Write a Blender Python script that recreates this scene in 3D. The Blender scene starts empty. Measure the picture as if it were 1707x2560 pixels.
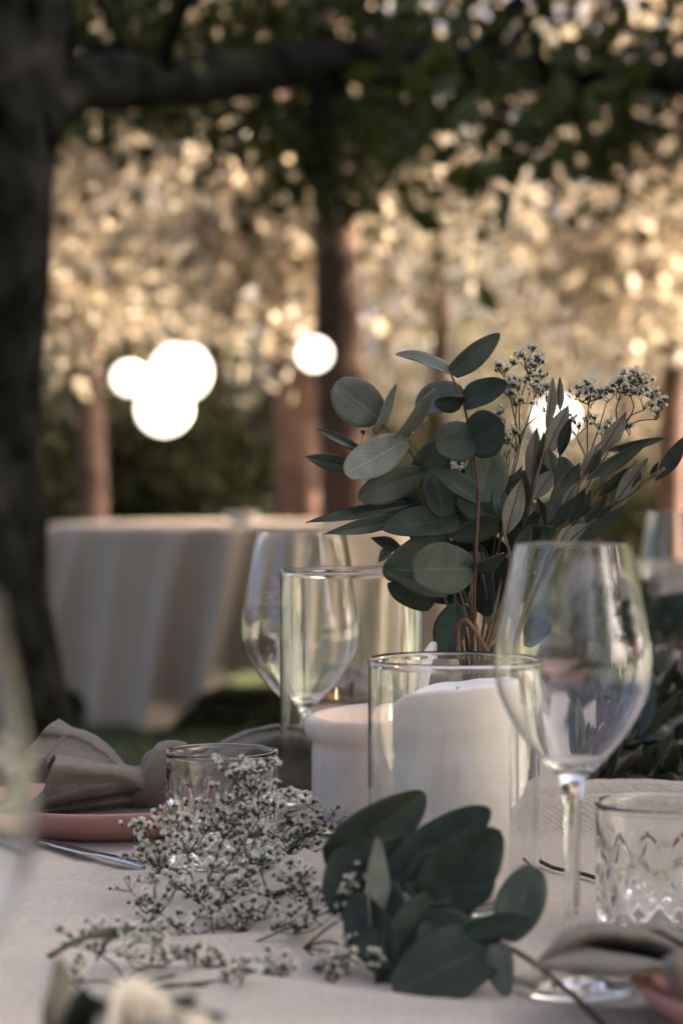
import bpy, math, random
import numpy as np
from mathutils import Vector, Matrix, noise

# ------------------------------------------------------------------ camera, sky, sun, exposure
SC = bpy.context.scene
COL = SC.collection
F, HOR, CX = 5200.0, 1210.0, 853.5          # focal length, horizon row, centre column (photo pixels)
CAMZ, TZ = 1.024, 0.75                       # eye height and table height (m)
cam = bpy.data.cameras.new('camera'); camo = bpy.data.objects.new('camera', cam); COL.objects.link(camo)
camo.location = (0, 0, CAMZ); camo.rotation_euler = (math.radians(90), 0, 0)
cam.sensor_fit = 'VERTICAL'; cam.sensor_height = 36.0; cam.sensor_width = 24.0
cam.lens = F / 2560 * 36.0; cam.shift_y = -(1280 - HOR) / 2560
cam.clip_start = 0.02; cam.clip_end = 1000
cam.dof.use_dof = True; cam.dof.focus_distance = 1.49; cam.dof.aperture_fstop = 5.4
SC.camera = camo

SUN_AZ, SUN_EL = 84.0, 25.0                  # degrees right of the view direction, above the horizon
w = bpy.data.worlds.new('World'); SC.world = w; w.use_nodes = True
nt = w.node_tree; nt.nodes.clear()
sky = nt.nodes.new('ShaderNodeTexSky'); sky.sky_type = 'NISHITA'; sky.sun_disc = False
sky.sun_elevation = math.radians(SUN_EL); sky.sun_rotation = math.radians(SUN_AZ)
sky.air_density = 0.25; sky.dust_density = 9.0; sky.ozone_density = 0.0
bg = nt.nodes.new('ShaderNodeBackground'); bg.inputs['Strength'].default_value = 0.11
wo = nt.nodes.new('ShaderNodeOutputWorld')
nt.links.new(sky.outputs[0], bg.inputs['Color']); nt.links.new(bg.outputs[0], wo.inputs['Surface'])
sl = bpy.data.lights.new('sun', 'SUN'); sl.energy = 5.0; sl.angle = math.radians(0.6); sl.color = (1.0, 0.81, 0.60)
so = bpy.data.objects.new('sun', sl); COL.objects.link(so)
az, el = math.radians(SUN_AZ), math.radians(SUN_EL)
sdir = Vector((math.sin(az) * math.cos(el), math.cos(az) * math.cos(el), math.sin(el)))
so.rotation_euler = sdir.to_track_quat('Z', 'Y').to_euler()
SC.view_settings.view_transform = 'Standard'; SC.view_settings.look = 'None'
SC.view_settings.exposure = 3.05; SC.view_settings.gamma = 1.0; SC.view_settings.use_curve_mapping = False
cy = SC.cycles
cy.use_denoising = True; cy.max_bounces = 14; cy.transmission_bounces = 14; cy.transparent_max_bounces = 12
cy.diffuse_bounces = 3; cy.glossy_bounces = 5; cy.caustics_reflective = True; cy.caustics_refractive = True
cy.blur_glossy = 0.6; cy.sample_clamp_indirect = 6.0; cy.sample_clamp_direct = 0.0
random.seed(7); RNG = np.random.default_rng(7)

def P(px, py, d):                            # a photo pixel at a real distance -> a point of the place
    return Vector(((px - CX) * d / F, d, CAMZ - (py - HOR) * d / F))
TA = math.radians(20.6)                      # the long table runs away to the right
TU = Vector((math.sin(TA), math.cos(TA), 0)); TN = Vector((math.cos(TA), -math.sin(TA), 0))
def T(n, u, z=0.0): return TN * n + TU * u + Vector((0, 0, TZ + z))

# ------------------------------------------------------------------ materials
MATS = {}
def mat(name, color, rough=0.6, spec=0.4, var=0.0, vscale=40.0, bump=0.0, bscale=200.0, trans=0.0, tcol=None, island=0.0, sss=0.0, sssr=(.01, .007, .005),
        metal=0.0, weave=0.0, wscale=1500.0, rnd=0.0, sheen=0.0, coat=0.0, veins=0.0):
    m = bpy.data.materials.new(name); m.use_nodes = True; t = m.node_tree; n = t.nodes; L = t.links
    p = n['Principled BSDF']; out = n['Material Output']
    p.inputs['Roughness'].default_value = rough; p.inputs['Specular IOR Level'].default_value = spec
    p.inputs['Metallic'].default_value = metal; p.inputs['Sheen Weight'].default_value = sheen; p.inputs['Coat Weight'].default_value = coat
    if sss:
        p.inputs['Subsurface Weight'].default_value = sss; p.inputs['Subsurface Radius'].default_value = sssr; p.inputs['Subsurface Scale'].default_value = 1.0
    tc = n.new('ShaderNodeTexCoord')
    col = None
    rgb = n.new('ShaderNodeRGB'); rgb.outputs[0].default_value = (*color, 1); col = rgb.outputs[0]
    def vary(col, fac, amt):
        mr = n.new('ShaderNodeMapRange'); L.new(fac, mr.inputs[0]); mr.inputs[3].default_value = 1 - amt; mr.inputs[4].default_value = 1 + amt
        h = n.new('ShaderNodeHueSaturation'); L.new(mr.outputs[0], h.inputs['Value']); L.new(col, h.inputs['Color']); return h.outputs[0]
    if var:
        nz = n.new('ShaderNodeTexNoise'); nz.inputs['Scale'].default_value = vscale; nz.inputs['Detail'].default_value = 6
        L.new(tc.outputs['Object'], nz.inputs['Vector'])
        cr = n.new('ShaderNodeMapRange'); L.new(nz.outputs[0], cr.inputs[0]); cr.inputs[1].default_value = .3; cr.inputs[2].default_value = .7
        col = vary(col, cr.outputs[0], var)
    if island:
        g = n.new('ShaderNodeNewGeometry'); col = vary(col, g.outputs['Random Per Island'], island)
    if rnd:
        oi = n.new('ShaderNodeObjectInfo'); col = vary(col, oi.outputs['Random'], rnd)
    if veins:
        sx = n.new('ShaderNodeSeparateXYZ'); L.new(tc.outputs['UV'], sx.inputs[0])
        def M(op, a, b=None):
            q = n.new('ShaderNodeMath'); q.operation = op
            for k_, v_ in ((0, a), (1, b)):
                if v_ is None: continue
                if isinstance(v_, (int, float)): q.inputs[k_].default_value = v_
                else: L.new(v_, q.inputs[k_])
            return q.outputs[0]
        au = M('ABSOLUTE', sx.outputs[0]); ph = M('SUBTRACT', sx.outputs[1], M('MULTIPLY', au, .42))
        wv = n.new('ShaderNodeTexNoise'); wv.inputs['Scale'].default_value = 60; L.new(tc.outputs['Object'], wv.inputs['Vector'])
        ph = M('ADD', ph, M('MULTIPLY', wv.outputs[0], .05))
        lat = M('POWER', M('ABSOLUTE', M('SINE', M('MULTIPLY', ph, 30.0))), 14.0)
        rib = M('GREATER_THAN', M('SUBTRACT', .055, M('MULTIPLY', sx.outputs[1], .035)), au)
        edg = M('POWER', au, 9.0)
        amt = M('ADD', M('MULTIPLY', lat, .35), M('ADD', M('MULTIPLY', rib, .9), M('MULTIPLY', edg, .35)))
        big = n.new('ShaderNodeTexNoise'); big.inputs['Scale'].default_value = 30; big.inputs['Detail'].default_value = 3; L.new(tc.outputs['Object'], big.inputs['Vector'])
        amt = M('ADD', M('MULTIPLY', amt, veins), M('ADD', .62, M('MULTIPLY', big.outputs[0], .76)))
        h = n.new('ShaderNodeHueSaturation'); L.new(amt, h.inputs['Value']); L.new(col, h.inputs['Color']); col = h.outputs[0]
    L.new(col, p.inputs['Base Color'])
    hgt = None
    if bump:
        nb = n.new('ShaderNodeTexNoise'); nb.inputs['Scale'].default_value = bscale; nb.inputs['Detail'].default_value = 5
        L.new(tc.outputs['Object'], nb.inputs['Vector'])
        b = n.new('ShaderNodeBump'); b.inputs['Strength'].default_value = bump; b.inputs['Distance'].default_value = .002
        L.new(nb.outputs[0], b.inputs['Height']); L.new(b.outputs[0], p.inputs['Normal']); hgt = b
    if weave:
        mp = n.new('ShaderNodeMapping'); mp.inputs['Rotation'].default_value = (0, 0, TA); L.new(tc.outputs['Object'], mp.inputs[0])
        w1 = n.new('ShaderNodeTexWave'); w1.bands_direction = 'X'; w1.inputs['Scale'].default_value = wscale; w1.inputs['Distortion'].default_value = 1.5; w1.inputs['Detail'].default_value = 2
        w2 = n.new('ShaderNodeTexWave'); w2.bands_direction = 'Y'; w2.inputs['Scale'].default_value = wscale; w2.inputs['Distortion'].default_value = 1.5; w2.inputs['Detail'].default_value = 2
        L.new(mp.outputs[0], w1.inputs[0]); L.new(mp.outputs[0], w2.inputs[0])
        ad = n.new('ShaderNodeMath'); ad.operation = 'MULTIPLY'; L.new(w1.outputs[1], ad.inputs[0]); L.new(w2.outputs[1], ad.inputs[1])
        b = n.new('ShaderNodeBump'); b.inputs['Strength'].default_value = weave; b.inputs['Distance'].default_value = .0006
        L.new(ad.outputs[0], b.inputs['Height'])
        if hgt: L.new(hgt.outputs[0], b.inputs['Normal'])
        L.new(b.outputs[0], p.inputs['Normal'])
    if trans:
        tr = n.new('ShaderNodeBsdfTranslucent')
        if tcol:
            mx = n.new('ShaderNodeMix'); mx.data_type = 'RGBA'; mx.blend_type = 'MULTIPLY'; mx.inputs[0].default_value = 1
            # keep the per-leaf variation, shift the hue of the light that comes through
            L.new(col, mx.inputs[6]); mx.inputs[7].default_value = (*tcol, 1); L.new(mx.outputs[2], tr.inputs[0])
        else: L.new(col, tr.inputs[0])
        ms = n.new('ShaderNodeMixShader'); ms.inputs[0].default_value = trans
        L.new(p.outputs[0], ms.inputs[1]); L.new(tr.outputs[0], ms.inputs[2]); L.new(ms.outputs[0], out.inputs[0])
    MATS[name] = m
    return m
def glassmat(name, color=(.985, .99, .985), ior=1.47, rough=0.0):
    m = bpy.data.materials.new(name); m.use_nodes = True; n = m.node_tree.nodes; p = n['Principled BSDF']
    p.inputs['Base Color'].default_value = (*color, 1); p.inputs['Roughness'].default_value = rough
    p.inputs['IOR'].default_value = ior; p.inputs['Transmission Weight'].default_value = 1.0
    t = m.node_tree; tc = n.new('ShaderNodeTexCoord'); nz = n.new('ShaderNodeTexNoise'); nz.inputs['Scale'].default_value = 38; nz.inputs['Detail'].default_value = 6; t.links.new(tc.outputs['Object'], nz.inputs['Vector'])
    mr = n.new('ShaderNodeMapRange'); mr.inputs[1].default_value = .52; mr.inputs[2].default_value = .75; mr.inputs[3].default_value = rough; mr.inputs[4].default_value = rough + .03
    t.links.new(nz.outputs[0], mr.inputs[0]); t.links.new(mr.outputs[0], p.inputs['Roughness'])   # faint smears of handling
    MATS[name] = m; return m
def emitmat(name, color, strength, base=(.8, .8, .8)):
    m = bpy.data.materials.new(name); m.use_nodes = True; p = m.node_tree.nodes['Principled BSDF']
    p.inputs['Base Color'].default_value = (*base, 1)
    p.inputs['Emission Color'].default_value = (*color, 1); p.inputs['Emission Strength'].default_value = strength
    MATS[name] = m; return m
mat('linen', (.56, .495, .415), .9, .15, var=.10, vscale=260, bump=.8, bscale=130, weave=1.0, wscale=200, sheen=.15)
mat('napkin', (.128, .110, .083), .9, .15, var=.09, vscale=300, bump=.5, bscale=160, weave=.5, wscale=420, sheen=.3)
mat('backcloth', (.45, .375, .295), .9, .1, var=.05, vscale=3)
mat('pink_clay', (.46, .245, .215), .55, .35, var=.06, vscale=30)
mat('wax', (.86, .81, .77), .5, .4, var=.05, vscale=45, sss=.6, sssr=(.012, .008, .006), bump=.08, bscale=60)
mat('wick', (.02, .017, .015), .9)
mat('steel', (.55, .55, .56), .22, .5, metal=1)
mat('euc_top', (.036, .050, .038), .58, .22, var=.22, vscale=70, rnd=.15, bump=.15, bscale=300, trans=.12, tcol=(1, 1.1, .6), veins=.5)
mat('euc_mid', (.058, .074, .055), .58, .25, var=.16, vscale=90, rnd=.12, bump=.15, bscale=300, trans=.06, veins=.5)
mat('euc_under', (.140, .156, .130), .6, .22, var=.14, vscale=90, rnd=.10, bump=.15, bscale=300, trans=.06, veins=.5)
mat('olive_top', (.024, .036, .022), .42, .4, var=.2, vscale=80, rnd=.2, bump=.15, bscale=300, trans=.05, veins=.35)
mat('olive_under', (.20, .19, .15), .6, .25, var=.12, vscale=120, rnd=.12, bump=.2, bscale=400, trans=.06)
mat('vein', (.035, .035, .026), .6)
mat('stem_red', (.105, .05, .032), .55, .3, var=.2, vscale=120)
mat('stem_olive', (.15, .11, .075), .65, .3, var=.25, vscale=150, bump=.4, bscale=400)
mat('stem_green', (.05, .065, .03), .6)
mat('calyx', (.028, .042, .026), .6)
mat('petal', (.74, .71, .62), .7, .2, trans=.2)
mat('rose', (.64, .59, .50), .6, .2, var=.06, vscale=40, trans=.2)
mat('pale_petal', (.44, .37, .335), .6, .2, var=.06, vscale=40, trans=.2)
mat('twine', (.23, .14, .08), .9, .1, bump=.5, bscale=900)
mat('ribbon', (.66, .62, .60), .5, .3)
mat('burlap', (.36, .29, .22), .9, .1, weave=1, wscale=500)
mat('twig', (.10, .055, .03), .8, .2, var=.3, vscale=200)
mat('paper', (.60, .53, .45), .8, .1)
mat('print', (.60, .55, .50), .7, .1)
mat('wood', (.16, .10, .06), .6, .3, var=.3, vscale=12)
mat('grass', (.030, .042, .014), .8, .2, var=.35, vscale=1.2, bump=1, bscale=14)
mat('grass_blade', (.036, .054, .015), .6, .3, island=.4, trans=.3)
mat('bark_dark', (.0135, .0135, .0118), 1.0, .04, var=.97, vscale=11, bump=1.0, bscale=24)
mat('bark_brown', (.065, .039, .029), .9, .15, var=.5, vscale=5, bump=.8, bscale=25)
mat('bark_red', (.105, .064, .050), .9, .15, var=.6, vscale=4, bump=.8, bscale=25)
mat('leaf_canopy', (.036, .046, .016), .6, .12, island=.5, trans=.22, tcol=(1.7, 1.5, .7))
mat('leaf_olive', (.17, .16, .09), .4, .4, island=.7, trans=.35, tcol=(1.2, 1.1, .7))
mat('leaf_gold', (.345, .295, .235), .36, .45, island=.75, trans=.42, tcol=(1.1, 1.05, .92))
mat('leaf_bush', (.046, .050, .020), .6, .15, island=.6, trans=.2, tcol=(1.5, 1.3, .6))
mat('cord', (.03, .03, .03), .7)
glassmat('glass'); glassmat('cut_glass', ior=1.52)
emitmat('lantern_paper', (1.0, .87, .72), .55)
emitmat('flame', (1.0, .42, .13), 9.0, (0, 0, 0)); emitmat('flame_core', (1.0, .75, .42), 22.0, (0, 0, 0))

# ------------------------------------------------------------------ building helpers
def wloc(o):
    v = Vector((0, 0, 0))
    while o is not None: v = v + o.location; o = o.parent
    return v
def tag(o, label=None, cat=None, group=None, kind=None):
    if label: o['label'] = label
    if cat: o['category'] = cat
    if group: o['group'] = group
    if kind: o['kind'] = kind
    return o
def thing(name, label, cat, loc=(0, 0, 0), group=None):
    o = bpy.data.objects.new(name, None); COL.objects.link(o); o.location = loc; o.empty_display_size = .02
    return tag(o, label, cat, group)
def obj(name, V, Fc, mats, parent=None, smooth=True, mi=None):
    """one mesh object from world-space vertices"""
    me = bpy.data.meshes.new(name)
    off = wloc(parent) if parent else Vector((0, 0, 0))
    V = np.asarray([tuple(v) for v in V] if not isinstance(V, np.ndarray) else V, dtype=float) - np.array(off)
    me.from_pydata(V.tolist(), [], Fc if isinstance(Fc, list) else Fc.tolist())
    for m in (mats if isinstance(mats, (list, tuple)) else [mats]): me.materials.append(MATS[m])
    if smooth: me.polygons.foreach_set('use_smooth', [True] * len(me.polygons))
    if mi is not None: me.polygons.foreach_set('material_index', mi)
    me.update()
    o = bpy.data.objects.new(name, me); COL.objects.link(o)
    if parent: o.parent = parent
    return o
class MB:                                      # collects shapes for one mesh
    def __init__(s): s.V = []; s.F = []; s.M = []
    def add(s, V, Fc, m=0):
        k = len(s.V); s.V += [Vector(v) for v in V]; s.F += [[i + k for i in f] for f in Fc]; s.M += [m] * len(Fc)
    def build(s, name, mats, parent=None, smooth=True): return obj(name, s.V, s.F, mats, parent, smooth, s.M)
    def tube(s, pts, rad, seg=6, m=0, cap=True):
        pts = [Vector(p) for p in pts]; n = len(pts)
        if not hasattr(rad, '__len__'): rad = [rad] * n
        V = []; Fc = []; ref = Vector((.31, .2, .93))
        for i, p in enumerate(pts):
            t = (pts[min(i + 1, n - 1)] - pts[max(i - 1, 0)]).normalized()
            a = t.cross(ref)
            if a.length < 1e-3: a = t.cross(Vector((1, 0, 0)))
            a.normalize(); b = t.cross(a)
            for k in range(seg):
                th = 2 * math.pi * k / seg; V.append(p + (a * math.cos(th) + b * math.sin(th)) * rad[i])
        for i in range(n - 1):
            for k in range(seg):
                k2 = (k + 1) % seg; Fc.append([i * seg + k, i * seg + k2, (i + 1) * seg + k2, (i + 1) * seg + k])
        if cap: Fc.append(list(range(seg))[::-1]); Fc.append([(n - 1) * seg + k for k in range(seg)])
        s.add(V, Fc, m)
    def box(s, c, sx, sy, sz, ax=None, m=0, bev=0.0):
        X, Y, Z = ax or (Vector((1, 0, 0)), Vector((0, 1, 0)), Vector((0, 0, 1))); c = Vector(c)
        V = [c + X * (sx * i / 2) + Y * (sy * j / 2) + Z * (sz * k / 2) for k in (-1, 1) for j in (-1, 1) for i in (-1, 1)]
        s.add(V, [[0, 2, 3, 1], [4, 5, 7, 6], [0, 1, 5, 4], [2, 6, 7, 3], [0, 4, 6, 2], [1, 3, 7, 5]], m)
def crom(pts, n):                              # Catmull-Rom resample of a list of vectors
    pts = [Vector(p) for p in pts]; out = []; k = len(pts) - 1
    for i in range(n):
        s = i / (n - 1) * k; j = min(int(s), k - 1); t = s - j
        p1, p2 = pts[j], pts[j + 1]; p0 = pts[j - 1] if j else p1 * 2 - p2; p3 = pts[j + 2] if j + 2 <= k else p2 * 2 - p1
        out.append(.5 * ((2 * p1) + (p2 - p0) * t + (2 * p0 - 5 * p1 + 4 * p2 - p3) * t * t + (3 * p1 - p0 - 3 * p2 + p3) * t ** 3))
    return out
def lathe(profile, c, seg=96, disp=None):      # closed or axis-ended profile (r,z) -> verts, faces
    V = []; Fc = []; n = len(profile); c = Vector(c)
    for (r, z) in profile:
        for k in range(seg):
            th = 2 * math.pi * k / seg; rr = r
            if disp: rr = r + disp(th, r, z)
            V.append(c + Vector((rr * math.cos(th), rr * math.sin(th), z)))
    for i in range(n - 1):
        for k in range(seg):
            k2 = (k + 1) % seg; Fc.append([i * seg + k, i * seg + k2, (i + 1) * seg + k2, (i + 1) * seg + k])
    for idx, flip in ((0, True), (n - 1, False)):
        if profile[idx][0] < 1e-3:
            f = [idx * seg + k for k in range(seg)]; Fc.append(f[::-1] if flip else f)
    return V, Fc
def rnorm(n=1): return RNG.normal(size=n)

# ------------------------------------------------------------------ ground
def ground():
    xs = np.concatenate([np.linspace(-300, -14, 8), np.linspace(-12, 12, 61), np.linspace(14, 300, 8)])
    ys = np.concatenate([np.linspace(-200, -6, 6), np.linspace(-4, 34, 90), np.linspace(40, 400, 9)])
    V = []; Fc = []
    for y in ys:
        for x in xs:
            V.append((x, y, .05 * noise.noise(Vector((x * .25, y * .25, 0))) + .015 * noise.noise(Vector((x * 1.3, y * 1.3, 3)))))
    nx = len(xs)
    for j in range(len(ys) - 1):
        for i in range(nx - 1): Fc.append([j * nx + i, j * nx + i + 1, (j + 1) * nx + i + 1, (j + 1) * nx + i])
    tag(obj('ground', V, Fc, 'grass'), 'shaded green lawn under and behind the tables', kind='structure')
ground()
def grass():
    n = 26000
    y = RNG.uniform(4.5, 24, n); x = RNG.uniform(-1, 1, n) * (y * .26 + .6)
    V = np.zeros((n, 3, 3)); h = RNG.uniform(.03, .08, n); a = RNG.uniform(0, 6.28, n); wd = .006 + .002 * (y / 10)
    lean = RNG.normal(size=(n, 2)) * .025
    V[:, 0] = np.stack([x - wd * np.cos(a), y - wd * np.sin(a), np.full(n, -.03)], 1)
    V[:, 1] = np.stack([x + wd * np.cos(a), y + wd * np.sin(a), np.full(n, -.03)], 1)
    V[:, 2] = np.stack([x + lean[:, 0], y + lean[:, 1], h], 1)
    tag(obj('grass', V.reshape(-1, 3), np.arange(n * 3).reshape(-1, 3), 'grass_blade', smooth=False), 'short green grass blades on the lawn', 'grass', kind='stuff')
grass()

# ------------------------------------------------------------------ trees
def leafcloud(clumps, n, size, sig, droop=.25):
    """leaf blades (bent kites of two triangles) scattered round clump centres"""
    C = np.asarray(clumps); idx = RNG.integers(0, len(C), n)
    p = C[idx] + RNG.normal(size=(n, 3)) * np.array([sig, sig, sig * .75])
    a = RNG.normal(size=(n, 3)); a[:, 2] -= droop; a /= np.linalg.norm(a, axis=1)[:, None]
    b = RNG.normal(size=(n, 3)); b -= (b * a).sum(1)[:, None] * a; b /= np.linalg.norm(b, axis=1)[:, None]
    c = np.cross(a, b)
    L = (size * RNG.uniform(.6, 1.3, n))[:, None]; W = L * .30
    V = np.stack([p, p + a * L * .5 + b * W + c * L * .06, p + a * L, p + a * L * .5 - b * W + c * L * .06], 1)
    return V.reshape(-1, 3), np.arange(n * 4).reshape(-1, 4)
def barktube(mb, pts, rad, seg=18, amp=.06, sc=6.0, m=0):
    k0 = len(mb.V); mb.tube(pts, rad, seg, m)
    ctr = [Vector(p) for p in pts]
    for i in range(len(pts)):
        for k in range(seg):
            v = mb.V[k0 + i * seg + k]; d = v - ctr[i]
            f = noise.noise(Vector((d.normalized().x * 2.2, d.normalized().y * 2.2, v.z * .9)) * (sc * .5)) + .5 * noise.noise(v * sc * 2)
            mb.V[k0 + i * seg + k] = ctr[i] + d * (1 + amp * f * 2)
def clumps_in(c, r, n, shell=.55):
    out = []
    while len(out) < n:
        v = RNG.uniform(-1, 1, 3); q = np.linalg.norm(v)
        if q <= 1 and (q > shell or RNG.random() < .35): out.append(np.array(c) + v * np.array(r))
    return out
def tree(name, label, base, trunk_r, trunk_h, cc, cr, nclump, nleaf, size, sig, bark, leafm, group=None, lean=(0, 0), nlimb=7, extra=None, clumpf=None, flare=.28, flarek=.75):
    t = thing(name, label, 'tree', base, group); b = Vector(base)
    top = b + Vector((lean[0], lean[1], trunk_h)); mb = MB(); N = 26; pts = []; rad = []
    for i in range(N):
        s = i / (N - 1)
        pts.append(b.lerp(top, s) + Vector((noise.noise(Vector((b.x, s * 2.5, 1))), noise.noise(Vector((b.y, s * 2.5, 7))), 0)) * trunk_r * .7 * min(1, s * 3) - Vector((0, 0, .06 * (1 - s))))
        rad.append(trunk_r * (1 - .45 * s) * (1 + flarek * math.exp(-s * trunk_h / flare)))
    barktube(mb, pts, rad); mb.build('trunk', bark, t)
    C = clumps_in(cc, cr, nclump)
    if clumpf: C = clumpf(C)
    lm = MB()
    for i in range(nlimb):
        e = Vector(C[RNG.integers(0, len(C))]); st = pts[int(N * RNG.uniform(.55, .97))]; m_ = st.lerp(e, .45) + Vector((0, 0, .25 * (e - st).length * RNG.uniform(.1, .7)))
        q = crom([st, m_, e], 9); r0 = trunk_r * RNG.uniform(.2, .42); lm.tube(q, [r0 * (1 - .85 * k / 8) for k in range(9)], 7)
    if extra: extra(lm)
    lm.build('limbs', bark, t)
    V, Fc = leafcloud(C, nleaf, size, sig)
    obj('crown', V, Fc, leafm, t, smooth=False)
    return t
# the dark tree at the left edge with the low bough across the top of the view
def bough(lm):
    q = crom([P(60, 330, 4.5), P(200, 215, 4.75), P(500, 205, 5.1), P(850, 150, 5.4), P(1200, 165, 5.6), P(1500, 205, 5.8), P(1850, 170, 6.2)], 40)
    barktube(lm, q, [.066 * (1 - .35 * i / 39) * (1 + .25 * noise.noise(Vector((i * .4, 0, 0)))) for i in range(40)], 12, .08)
    for a, bb, c, r in (((860, 150, 5.4), (800, 330, 7), (870, 560, 9), .05), ((420, 205, 5.0), (430, 90, 4.9), (520, -90, 4.8), .025), ((1150, 165, 5.6), (1260, 60, 5.6), (1330, -90, 5.6), .03),
                        ((1480, 205, 5.8), (1560, 290, 6.1), (1640, 330, 6.4), .02)):
        q = crom([P(*a), P(*bb), P(*c)], 10); lm.tube(q, [r * (1 - .07 * i) for i in range(10)], 8)
    for k in range(16):
        a = q0 = P(random.uniform(150, 1700), random.uniform(150, 210), random.uniform(4.9, 5.8)); e = a + Vector((random.uniform(-.4, .4), random.uniform(-.2, 1.2), random.uniform(-.15, .5)))
        lm.tube(crom([a, a.lerp(e, .5) + Vector((0, 0, .05)), e], 6), [.014, .012, .01, .008, .006, .004], 5)
def left_clumps(C):
    # leaf masses hanging from the bough, thinning out downward
    for k in range(38):
        d = random.uniform(6.4, 8.8); px = random.uniform(120, 1720); py = random.uniform(-60, 240)
        C.append(np.array(P(px, py, d)))
    for k in range(12):
        d = random.uniform(6.4, 8); C.append(np.array(P(random.uniform(150, 1300), random.uniform(110, 230), d)))
    for k in range(9):
        d = random.uniform(7, 9.0); C.append(np.array(P(random.choice((random.uniform(650, 1000), random.uniform(1400, 1700))), random.uniform(280, 430), d)))
    for k in range(3):
        C.append(np.array(P(random.uniform(250, 1700), random.uniform(150, 270), random.uniform(4.7, 5.3))))
    for k in range(13):
        C.append(np.array(P(random.gauss(850, 70), random.uniform(250, 450), random.uniform(7.5, 9.5))))
    for k in range(7):
        C.append(np.array(P(random.uniform(1420, 1720), random.uniform(200, 340), random.uniform(6.5, 9))))
    for k in range(4):
        C.append(np.array(P(random.uniform(130, 700), random.uniform(230, 310), random.uniform(6.5, 9))))
    return C
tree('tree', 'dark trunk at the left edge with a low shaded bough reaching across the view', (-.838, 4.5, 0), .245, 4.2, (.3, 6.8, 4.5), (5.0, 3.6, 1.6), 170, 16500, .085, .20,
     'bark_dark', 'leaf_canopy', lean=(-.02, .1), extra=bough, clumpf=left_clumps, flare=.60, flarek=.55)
# unseen trees added at the right to block the low sun
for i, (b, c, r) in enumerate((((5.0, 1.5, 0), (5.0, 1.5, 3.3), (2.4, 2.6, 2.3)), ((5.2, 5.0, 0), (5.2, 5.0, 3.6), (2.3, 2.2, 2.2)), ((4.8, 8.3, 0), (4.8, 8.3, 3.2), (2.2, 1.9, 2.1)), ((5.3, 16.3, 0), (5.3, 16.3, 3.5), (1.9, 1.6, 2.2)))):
    tree('tree', ('unseen shade tree added beside the near end of the long table', 'unseen shade tree added beside the far end of the long table', 'unseen shade tree added right of the round cloth-covered table', 'unseen leafy tree added past the right edge to shade the dark shrubs')[i], b, .2, 3.2, c, r, 130, 15000, .20, .42, 'bark_dark', 'leaf_canopy', group='unseen shade trees added at the right')
# red-barked trees beyond the lawn
def px_tree(label, px, d, r, h, cc, cr, nl, leafm='leaf_gold', lean=(0, 0), size=.12, bark='bark_red', ncl=70, sig=.42, front=None):
    b = ((px - CX) * d / F, d, 0)
    return tree('tree', label, b, r, h, (b[0] + cc[0], d + cc[1], cc[2]), cr, ncl, nl, size, sig, bark, leafm, group='trees beyond the lawn', lean=lean,
                clumpf=(lambda C: C + [np.array(P(random.uniform(front[0], front[1]), random.uniform(front[2], front[3]), d - random.uniform(.5, 1.3))) for _ in range(14)]) if front else None)
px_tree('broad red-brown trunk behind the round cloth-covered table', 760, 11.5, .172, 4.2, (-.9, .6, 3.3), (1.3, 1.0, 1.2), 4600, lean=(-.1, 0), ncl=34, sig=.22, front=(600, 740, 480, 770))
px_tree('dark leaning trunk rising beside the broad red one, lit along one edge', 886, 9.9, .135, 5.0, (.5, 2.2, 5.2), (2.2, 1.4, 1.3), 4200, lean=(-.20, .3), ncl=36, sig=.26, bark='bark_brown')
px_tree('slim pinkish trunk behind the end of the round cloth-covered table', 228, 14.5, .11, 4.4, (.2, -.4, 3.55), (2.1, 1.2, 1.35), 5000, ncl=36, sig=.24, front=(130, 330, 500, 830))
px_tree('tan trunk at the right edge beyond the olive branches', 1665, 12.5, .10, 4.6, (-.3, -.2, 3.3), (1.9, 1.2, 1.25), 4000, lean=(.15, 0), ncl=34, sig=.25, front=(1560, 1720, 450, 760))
far = [(-8.2, 21), (-5.6, 19), (-3.4, 22), (-1.2, 19.5), (1.0, 22), (3.2, 19.5), (5.4, 22.5), (8.0, 20.5), (-6.8, 29), (-3.0, 31), (.6, 29), (4.2, 31), (7.6, 29), (11, 27), (-11, 26)]
names = ['golden', 'pale', 'loose', 'dense', 'tall', 'yellowing', 'spreading']
for i, (x, y) in enumerate(far):
    h = random.uniform(4.0, 5.2)
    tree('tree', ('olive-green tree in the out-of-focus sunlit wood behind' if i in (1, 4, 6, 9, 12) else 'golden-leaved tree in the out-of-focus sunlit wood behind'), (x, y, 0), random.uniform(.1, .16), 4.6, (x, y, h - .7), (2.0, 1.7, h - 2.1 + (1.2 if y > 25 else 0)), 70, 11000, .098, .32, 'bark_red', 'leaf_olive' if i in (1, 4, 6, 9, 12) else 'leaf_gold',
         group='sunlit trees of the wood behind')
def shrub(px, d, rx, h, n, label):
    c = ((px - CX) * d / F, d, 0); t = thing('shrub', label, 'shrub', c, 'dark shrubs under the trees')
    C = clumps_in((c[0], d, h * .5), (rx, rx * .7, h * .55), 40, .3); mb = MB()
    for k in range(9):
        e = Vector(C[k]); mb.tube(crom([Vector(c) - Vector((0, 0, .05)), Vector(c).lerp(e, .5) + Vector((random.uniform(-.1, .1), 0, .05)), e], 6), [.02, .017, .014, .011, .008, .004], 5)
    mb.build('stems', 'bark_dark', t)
    V, Fc = leafcloud(C, n, .085, .19); V[:, 2] = np.abs(V[:, 2]); obj('foliage', V, Fc, 'leaf_bush', t, smooth=False)
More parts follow.
